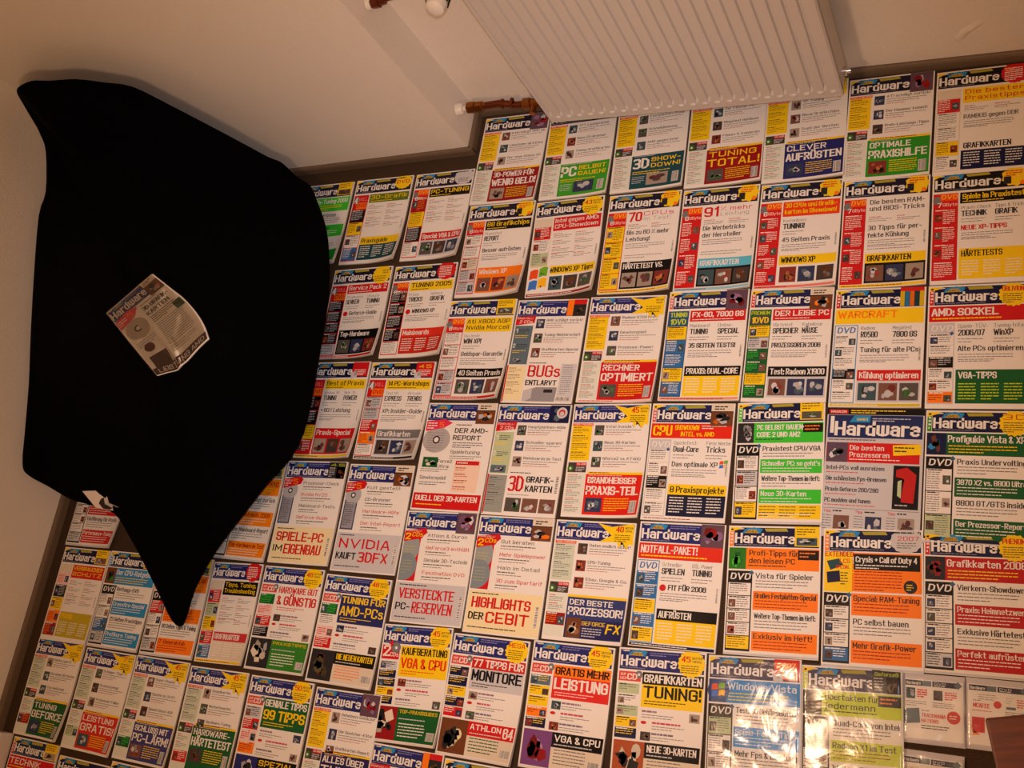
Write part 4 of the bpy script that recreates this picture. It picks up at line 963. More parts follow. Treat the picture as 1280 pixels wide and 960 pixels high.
 (-1.949, 1.533, .212, .293, -0.1, .027, A(t_main, 'dvd', band=DN, side='voll', spec='kywb', head=('3D-Grafik', YEL, rgb(96, 120, 30)), mid='', bot=('Praxisguide', BLK, YEL), bot2=TEAL),
  'magazine with olive bar 3D-Grafik under the chimney front wall'),
 (-1.727, 1.532, .205, .293, 0.2, .027, A(t_main, 'grey', '', band=DN, side='voll8', spec='dykw', head=('PC-TUNING', YEL, BLK), mid='', bot=('Special: VGA & CPU', WHITE, RED), bot2=PALE),
  'magazine with black bar PC-TUNING beside the chimney corner'),
 (-1.955, 1.220, .212, .292, 1.2, .027, A(t_main, 'round', '', band=DN, side='voll', spec='kkkkn', head=('Service Pack 2', WHITE, RED), cols=(('Stromkosten', 'SENKEN'), ('Ultimate', 'TUNING')), mid='Geforce-Guide', midred=True, bot=('Top-Hardware', WHITE, BLK), bot2=BLK, frame=RED),
  'magazine with red bar Service Pack 2 beside the black beanbag'),
 (-1.733, 1.220, .214, .292, 1.0, .027, A(t_main, 'red', '', band=DN, side='voll8', spec='kkkkw', head=('TUNING 2005', BLK, YEL), cols=(('Praxis', 'TRICKS'), ('Geforce', 'GRAFIK')), mid='WINDOWS XP', midred=True, bot=('Mainboards', WHITE, rgb(220, 50, 30)), bot2=rgb(200, 40, 24)),
  'magazine with yellow bar TUNING 2005 and red bar Mainboards'),
 (-1.957, 0.916, .208, .294, 0.5, .027, A(t_main, 'redbox', '', band=NAVY, side='voll', spec='kkyr', head=('Best of Praxis', BLK, YEL), cols=(('Windows XP', 'TUNING'), ('Mehr 3D-', 'POWER!')), mid='+ 80% Leistung', bot=('Praxis-Special', WHITE, RED), bot2=RED, frame=YEL),
  'magazine with yellow bar Best of Praxis touching the black beanbag'),
 (-1.744, 0.915, .216, .290, 0.1, .030, A(t_main, 'redbox', '45', band=DN, side='voll', spec='nnrow', head=('14 PC-Workshops', BLK, YEL), cols=(('Test XP:', 'EXPRESS'), ('Aktuelle', 'TRENDS')), mid='XP: Insider-Guide', bot=('Grafikkarten', WHITE, GREY), bot2=PALE, frame=DK),
  'magazine with yellow bar 14 PC-Workshops and strongly lifted corner'),
 (-2.176, 0.606, .205, .293, -0.4, .006, A(t_band, 'yel', tab=ORG, band=NAVY, col=rgb(250, 140, 20), headl=('Praxis: Tuning',), headc=DRED, pich=(NAVY, DK, ORG), boxes='wwww', rows=(('AMD schlägt zurück', None, DK), ('Grafiktrends 2008', rgb(250, 140, 20), DRED), ('Der Mainboard-Report', None, DK), ('Top-Hardware im Test', rgb(250, 140, 20), DRED))),
  'orange-banded magazine half covered by the right lower edge of the beanbag'),
 (-1.966, 0.611, .211, .296, 1.0, .006, A(t_cd, 'dark', '5', ('Prozessor-Check', 'Nvidia NV20', 'Mainboard-Tests', 'GeForce-Guide'), 'grgr', (CREAM, '', 'SPIELE-PC', RED, 'IM', 'EIGENBAU')),
  'magazine with cream foot block reading SPIELE-PC IM EIGENBAU'),
 (-1.746, 0.610, .213, .300, 0.6, .004, A(t_cd, 'pic2', '5', ('Kult gestellt', 'CD-Brenner', 'Hardware-Hilfe', 'Der Intel-Report'), 'gbrr', (PALE, '', 'NVIDIA', RED, 'KAUFT', '3DFX')),
  'magazine with pale foot block, KAUFT in black between big red words'),
 (-2.780, 0.600, .208, .293, 0.0, .020, A(t_band, 'yel', tab=RED, band=NAVY, col=RED, headl=('Praxis 2007',), pich=(RED, DK, DRED), boxes='wwwwn', rows=(('Neue Karten', None, DK), ('Die besten Tipps', RED, WHITE), ('Einführung für Profis', None, DK), ('Performance-Tuning', RED, WHITE))),
  'red-banded magazine in the left wall corner under the beanbag label'),
 (-2.772, 0.299, .200, .283, 0.3, .004, A(t_main, 'yel', band=NAVY, side='grey', spec='pkyod', head=('VERBRAUCHER|SCHUTZ', YEL, RED), two=True, mid='', bot=('PRAXIS', YEL, rgb(190, 170, 30)), bot2=rgb(190, 170, 30)),
  'magazine by the left wall with red block SCHUTZ and olive yellow foot'),
 (-2.569, 0.302, .207, .287, 0.4, .004, A(t_band, 'yel', tab=CYA, band=NAVY, col=CYA, headl=('Der CPU-Ratgeber',), pich=(BRN, GRN, DK), boxes='wwbn', rows=(('Rettungs-DVD', None, DK), ('Crossfire-Spezial', CYA, WHITE), ('25 Seiten Praxistipps', None, DK), ('Profikurs: Tuning', CYA, WHITE))),
  'magazine with light blue bands left of the pointed beanbag corner'),
 (-2.358, 0.300, .203, .285, 1.6, .004, A(t_band, 'yel', tab=ORG, band=NAVY, col=ORG, headl=('Tuning total',), headc=DRED, pich=(ORG, DRED, ORG), boxes='rwwn', rows=(('PCI-E vs. AGP', None, DK), ('Spiele im Test', ORG, DRED), ('60 Seiten Tipps & Tuning', None, DK), ('IT-Generalstab', ORG, DRED))),
  'orange-banded magazine lying under the pointed lower beanbag corner'),
 (-2.150, 0.300, .178, .280, 2.2, .016, A(t_main, 'red', '', band=BLU, side='grey', spec='rlyrb', head=('Tipps, Tuning,|Troubleshooting', YEL, BLK), two=True, mid='', bot=('GRAFIKKARTEN', WHITE, rgb(200, 50, 60)), bot2=BEI, frame=YEL),
  'magazine with black and yellow Troubleshooting block right of beanbag tip'),
 (-1.963, 0.305, .206, .282, 0.8, .010, A(t_tips, 'round', '46', 'cd', 'HARDWARE GUT', RED, None, '& GÜNSTIG', RED, WHITE, (rgb(50, 130, 40), 'PRAXISTIPPS', YEL, WHITE, (DK, PALE, BEI), ''), spec='gprk', band=BLU),
  'magazine with red lettering HARDWARE GUT & GÜNSTIG above green strip'),
 (-1.747, 0.299, .212, .282, 0.1, .010, A(t_tips, 'round', '46', 'cd', 'TUNING FÜR', YEL, None, 'AMD-PCs', YEL, rgb(40, 44, 100), (BLK, 'DIE NEUEN KARTEN', YEL, ORG, (DK, BRN, rgb(90, 80, 50)), ''), spec='gwpr'),
  'magazine with blue block TUNING FÜR and dark photo strip below'),
 (-2.772, 0.016, .200, .283, 0.6, .024, A(t_topics, 'star', '', box='g', side='d', heads=('Heißes sparen','Die neuen 3D-Karten','Top-Netzteile'), bot=('block', DGRN, 'TUNING', WHITE, 'GEFORCE', WHITE)),
  'dim magazine by left wall with green block headed TUNING, corner lifted'),
 (-2.561, 0.010, .203, .284, 0.0, .014, A(t_topics, 'star', '7', box='g', side='l', heads=('Schlager-Tipps','Gratistuning!','Prozessor-Fallen'), bot=('block', rgb(210, 40, 20), 'LEISTUNG', WHITE, 'GRATIS!', WHITE)),
  'magazine with red block reading LEISTUNG GRATIS in bottom left'),
 (-2.354, 0.012, .204, .284, 0.2, .010, A(t_topics, 'star', '45', box='g', side='g', heads=('Super-Display','Spiele im Griff','Speed-Check: AGP'), bot=('block', rgb(60, 60, 120), 'SCHLUSS MIT', WHITE, 'PC-LÄRM!', WHITE)),
  'magazine with violet blue block SCHLUSS MIT PC-LÄRM'),
 (-2.143, 0.007, .208, .286, 1.2, .010, A(t_topics, 'star', '45', box='g', side='r', heads=('Soundkarten','Motherboards!','Hardware-Tuning'), bot=('block', DGRN, 'HARDWARE-', WHITE, 'HÄRTETEST', WHITE), boty=160),
  'magazine with dark green block HARDWARE-HÄRTETEST at the bottom'),
 (-1.923, 0.009, .210, .288, 0.8, .010, A(t_tips, 'round', '50', 'cd', 'GENIALE TIPPS', WHITE, DGRN, '99 TIPPS', YEL, DGRN, (BLK, 'SPEZIAL', YEL, ORG, (BLU, PALE, DK), ''), spec='nrpo'),
  'magazine with green block and yellow number 99 at the bottom edge'),
 (-1.703, 0.006, .204, .288, 0.8, .006, A(t_topics, 'pic', box='y', heads=('Geheimnis Gehäuse!','Die Speicher-Elite!','Grafikkarten-Report!'), bot=('block', rgb(40, 34, 90), 'ALLES ÜBER', WHITE, 'TUNING', WHITE), boty=160),
  'magazine with yellow topic box and bronze cover picture, bottom edge centre left'),
 # last row, mostly out of frame
 (-2.757, -0.274, .196, .288, 0.3, 0, A(t_main, 'yel', band=rgb(22, 44, 84), tab=RED, side='grey', spec='rwww', head=('TECHNIK', WHITE, RED), headfull=True, mid='', bot=('PRAXIS', WHITE, RED)),
  'red-banded magazine in the bottom left corner of the picture'),
 (-2.551, -0.296, .203, .288, 0.0, 0, A(t_main, 'none', band=NAVY, side='grey', spec='rwww', head=('TECHNIK', WHITE, BLU), mid='', bot=('PRAXIS', WHITE, RED)),
  'second magazine from the left in the cut-off bottom row, navy title band'),
 (-2.345, -0.280, .203, .288, 0.0, 0, A(t_main, 'none', band=DN, side='grey', spec='owww', head=('TECHNIK', WHITE, ORG), mid='', bot=('PRAXIS', WHITE, RED)),
  'sliver of a magazine at the bottom edge below the PC-LÄRM cover'),
 (-1.500, -0.103, .206, .288, 0.4, .004, A(t_topics, 'orange', box='s', heads=('','',''), bot=('bugs', RED, 'TEST', RED, 'SPEZIAL', BLK)),
  'magazine at bottom edge with fiery orange picture below the KAUFBERATUNG cover'),
 (-1.290, -0.107, .206, .288, 0.4, .004, A(t_main, 'blob', band=DN, side='gb8', spec='rrrr', head=('TEST', WHITE, RED), mid='', bot=('PRAXIS', WHITE, RED)),
  'magazine showing only its yellow-cornered title strip below the MONITORE cover'),
]
GROUP = 'computer magazines laid out in rows over the floor'
rn = random.Random(11)
roots = []
for i, (x, y, w, h, deg, curl, fn, label) in enumerate(MAGS):
    th = 0.0042 + 0.0022*rn.random()
    root = empty('computer_magazine', (x, y, 0.0006), math.radians(deg), label=label, category='magazine', group=GROUP)
    s = Sheet(w*0.996, h*1.002, curl, th, seed=i+1)
    fn(s)
    cv = s.build('cover', root)
    page_block(s, root, th)
    roots.append((root, s))

# clear film round the two wrapped magazines
def film(parent, w, h, z, seed, amp=0.0016, over=0.004):
    r = random.Random(seed)
    wv = [(r.uniform(0.1, .5)*amp, r.uniform(-110, 110), r.uniform(-110, 110), r.uniform(0, 6)) for _ in range(9)]
    nx, ny = 44, 60
    V, F = [], []
    for j in range(ny+1):
        for i in range(nx+1):
            X = -over + (w+2*over)*i/nx; Y = over - (h+2*over)*j/ny
            zz = z + amp*2.2 + sum(a*math.sin(kx*X+ky*Y+p) for a, kx, ky, p in wv)*0.45
            e = min(X+over, w+over-X, over-Y, Y+h+over)
            if e < 0.008: zz -= (0.008-e)/0.008*min(0.004, z*0.8)
            V.append((X, Y, max(zz, 0.0014)))
    for j in range(ny):
        for i in range(nx):
            a = j*(nx+1)+i; F.append((a, a+nx+1, a+nx+2, a+1))
    return mesh_obj('plastic_wrap', V, F, M_film, parent, True)
for k, (root, s) in enumerate(roots):
    if 'film-wrapped' in root['label']: film(root, s.w, s.h, s.z0+0.001, 3+k)

# ------------------------------------------------------------------ disc sleeves at the lower right
def sleeve(x, y, deg, label, fn, seed):
    root = empty('disc_sleeve', (x, y, 0.0006), math.radians(deg), label=label, category='disc sleeve', group='white film-wrapped disc sleeves beside the magazines')
    s = Sheet(0.1185, 0.136, 0, 0.003, seed=seed, pw=124, ph=142)
    s.R(0, 0, 124, 142, rgb(206, 202, 206), 0)
    s.R(4, 12, 116, 120, WHITE, 1)
    s.R(6, 14, 34, 11, NAVY, 2); s.X(8, 16.5, 29, 6.5, 'Hardware', WHITE, 3); s.R(40, 14, 18, 11, SLATE, 2)
    s.R(60, 14, 48, 11, NAVY, 2); s.X(64, 16, 22, 5, 'DVD', WHITE, 3); s.L(64, 22, 30, 1, 4, WHITE, 3, th=1.2); s.usk(110, 19, 8, SLATE, 4)
    fn(s); s.build('printed_sleeve', root); page_block(s, root, 0.0025); film(root, 0.1185, 0.136, 0.004, seed, amp=0.0012, over=0.002)
    return root
def sl1(s):
    s.pic(8, 30, 18, 22, (TEAL, DK, PALE)); s.L(30, 32, 22, 4, 4.6, RED, 3, th=2.6); s.pic(62, 32, 18, 20, (DK, DK, BRN)); s.L(84, 34, 26, 4, 4.4, RED, 3, th=2.2)
    s.L(8, 57, 44, 3, 4, GREY, 3, th=1.2); s.L(60, 57, 50, 3, 4, GREY, 3, th=1.2)
    s.P([(4, 74), (34, 70), (36, 100), (4, 104)], SLATE, 2); s.L(38, 74, 30, 1, 4, GREY, 3, th=1.4)
    s.X(38, 80, 48, 8, 'TRACKMANIA', rgb(210, 70, 50), 3); s.X(38, 91, 34, 7.5, 'NATIONS', rgb(210, 70, 50), 3); s.disc(101, 84, 13, rgb(206, 50, 44), 3); s.L(93, 80, 16, 2, 5, WHITE, 4, th=2)
    s.L(38, 104, 64, 2, 5, DK, 3, th=1.8)
def sl2(s):
    s.L(24, 32, 40, 3, 4.4, GREY, 3, th=1.1); s.X(14, 50, 32, 9, 'MCAFEE', rgb(210, 50, 44), 3); s.L(14, 44, 20, 1, 4, GREY, 3, th=1.4); s.L(12, 64, 48, 1, 4, RED, 3, th=1.4)
    s.disc(60, 50, 7.5, rgb(206, 50, 44), 3); s.L(76, 34, 14, 3, 5, PALE, 3, th=2); s.L(96, 36, 16, 4, 4.6, RED, 3, th=2); s.R(76, 52, 18, 5, SLATE, 3); s.L(74, 62, 40, 3, 4, GREY, 3, th=1.2)
    s.R(8, 74, 34, 44, WHITE, 2.4); s.R(12, 78, 24, 30, rgb(200, 20, 24), 3); s.disc(22, 100, 9, rgb(210, 40, 30), 4, ry=8); s.P([(9, 92), (16, 106), (28, 112), (14, 114)], ORG, 5)
def sl3(s):
    s.pic(8, 32, 30, 22, (BEI, ORG, PALE)); s.L(44, 34, 60, 4, 5, RED, 3, th=2)
sleeve(-0.2685, 0.2205, 2.0, 'white disc sleeve with round red badge under right-hand red magazine', sl1, 5)
sleeve(-0.1490, 0.2260, 1.2, 'white disc sleeve with red shield emblem next to the wooden stool', sl2, 6)
sleeve(-0.2660, 0.0720, 0.6, 'lowest white disc sleeve, cut off by the bottom edge', sl3, 7)

# ------------------------------------------------------------------ wooden stool (only one corner of its seat is in the picture)
st = empty('wooden_stool', (-0.0915, 0.1225, 0), math.radians(13.5), label='red-brown wooden stool, corner of its seat at the lower right', category='stool')
SW, SH = 0.33, 0.43
MB().box(0, SW, -SW, 0, SH, SH+0.022).build('seat', M_wood, st, bevel=0.004)
for a, b in ((0.03, -0.03), (SW-0.03, -0.03), (0.03, -SW+0.03), (SW-0.03, -SW+0.03)):
    MB().box(a-0.016, a+0.016, b-0.016, b+0.016, 0.0, SH).build('leg', M_wood, st, bevel=0.003)
for z in (SH-0.055, 0.16):
    hh = 0.05 if z > 0.3 else 0.022
    for b in (-0.03, -SW+0.03): MB().box(0.046, SW-0.046, b-0.009, b+0.009, z, z+hh).build('rail', M_wood, st)
    for a in (0.03, SW-0.03): MB().box(a-0.009, a+0.009, -SW+0.046, -0.046, z, z+hh).build('rail', M_wood, st)

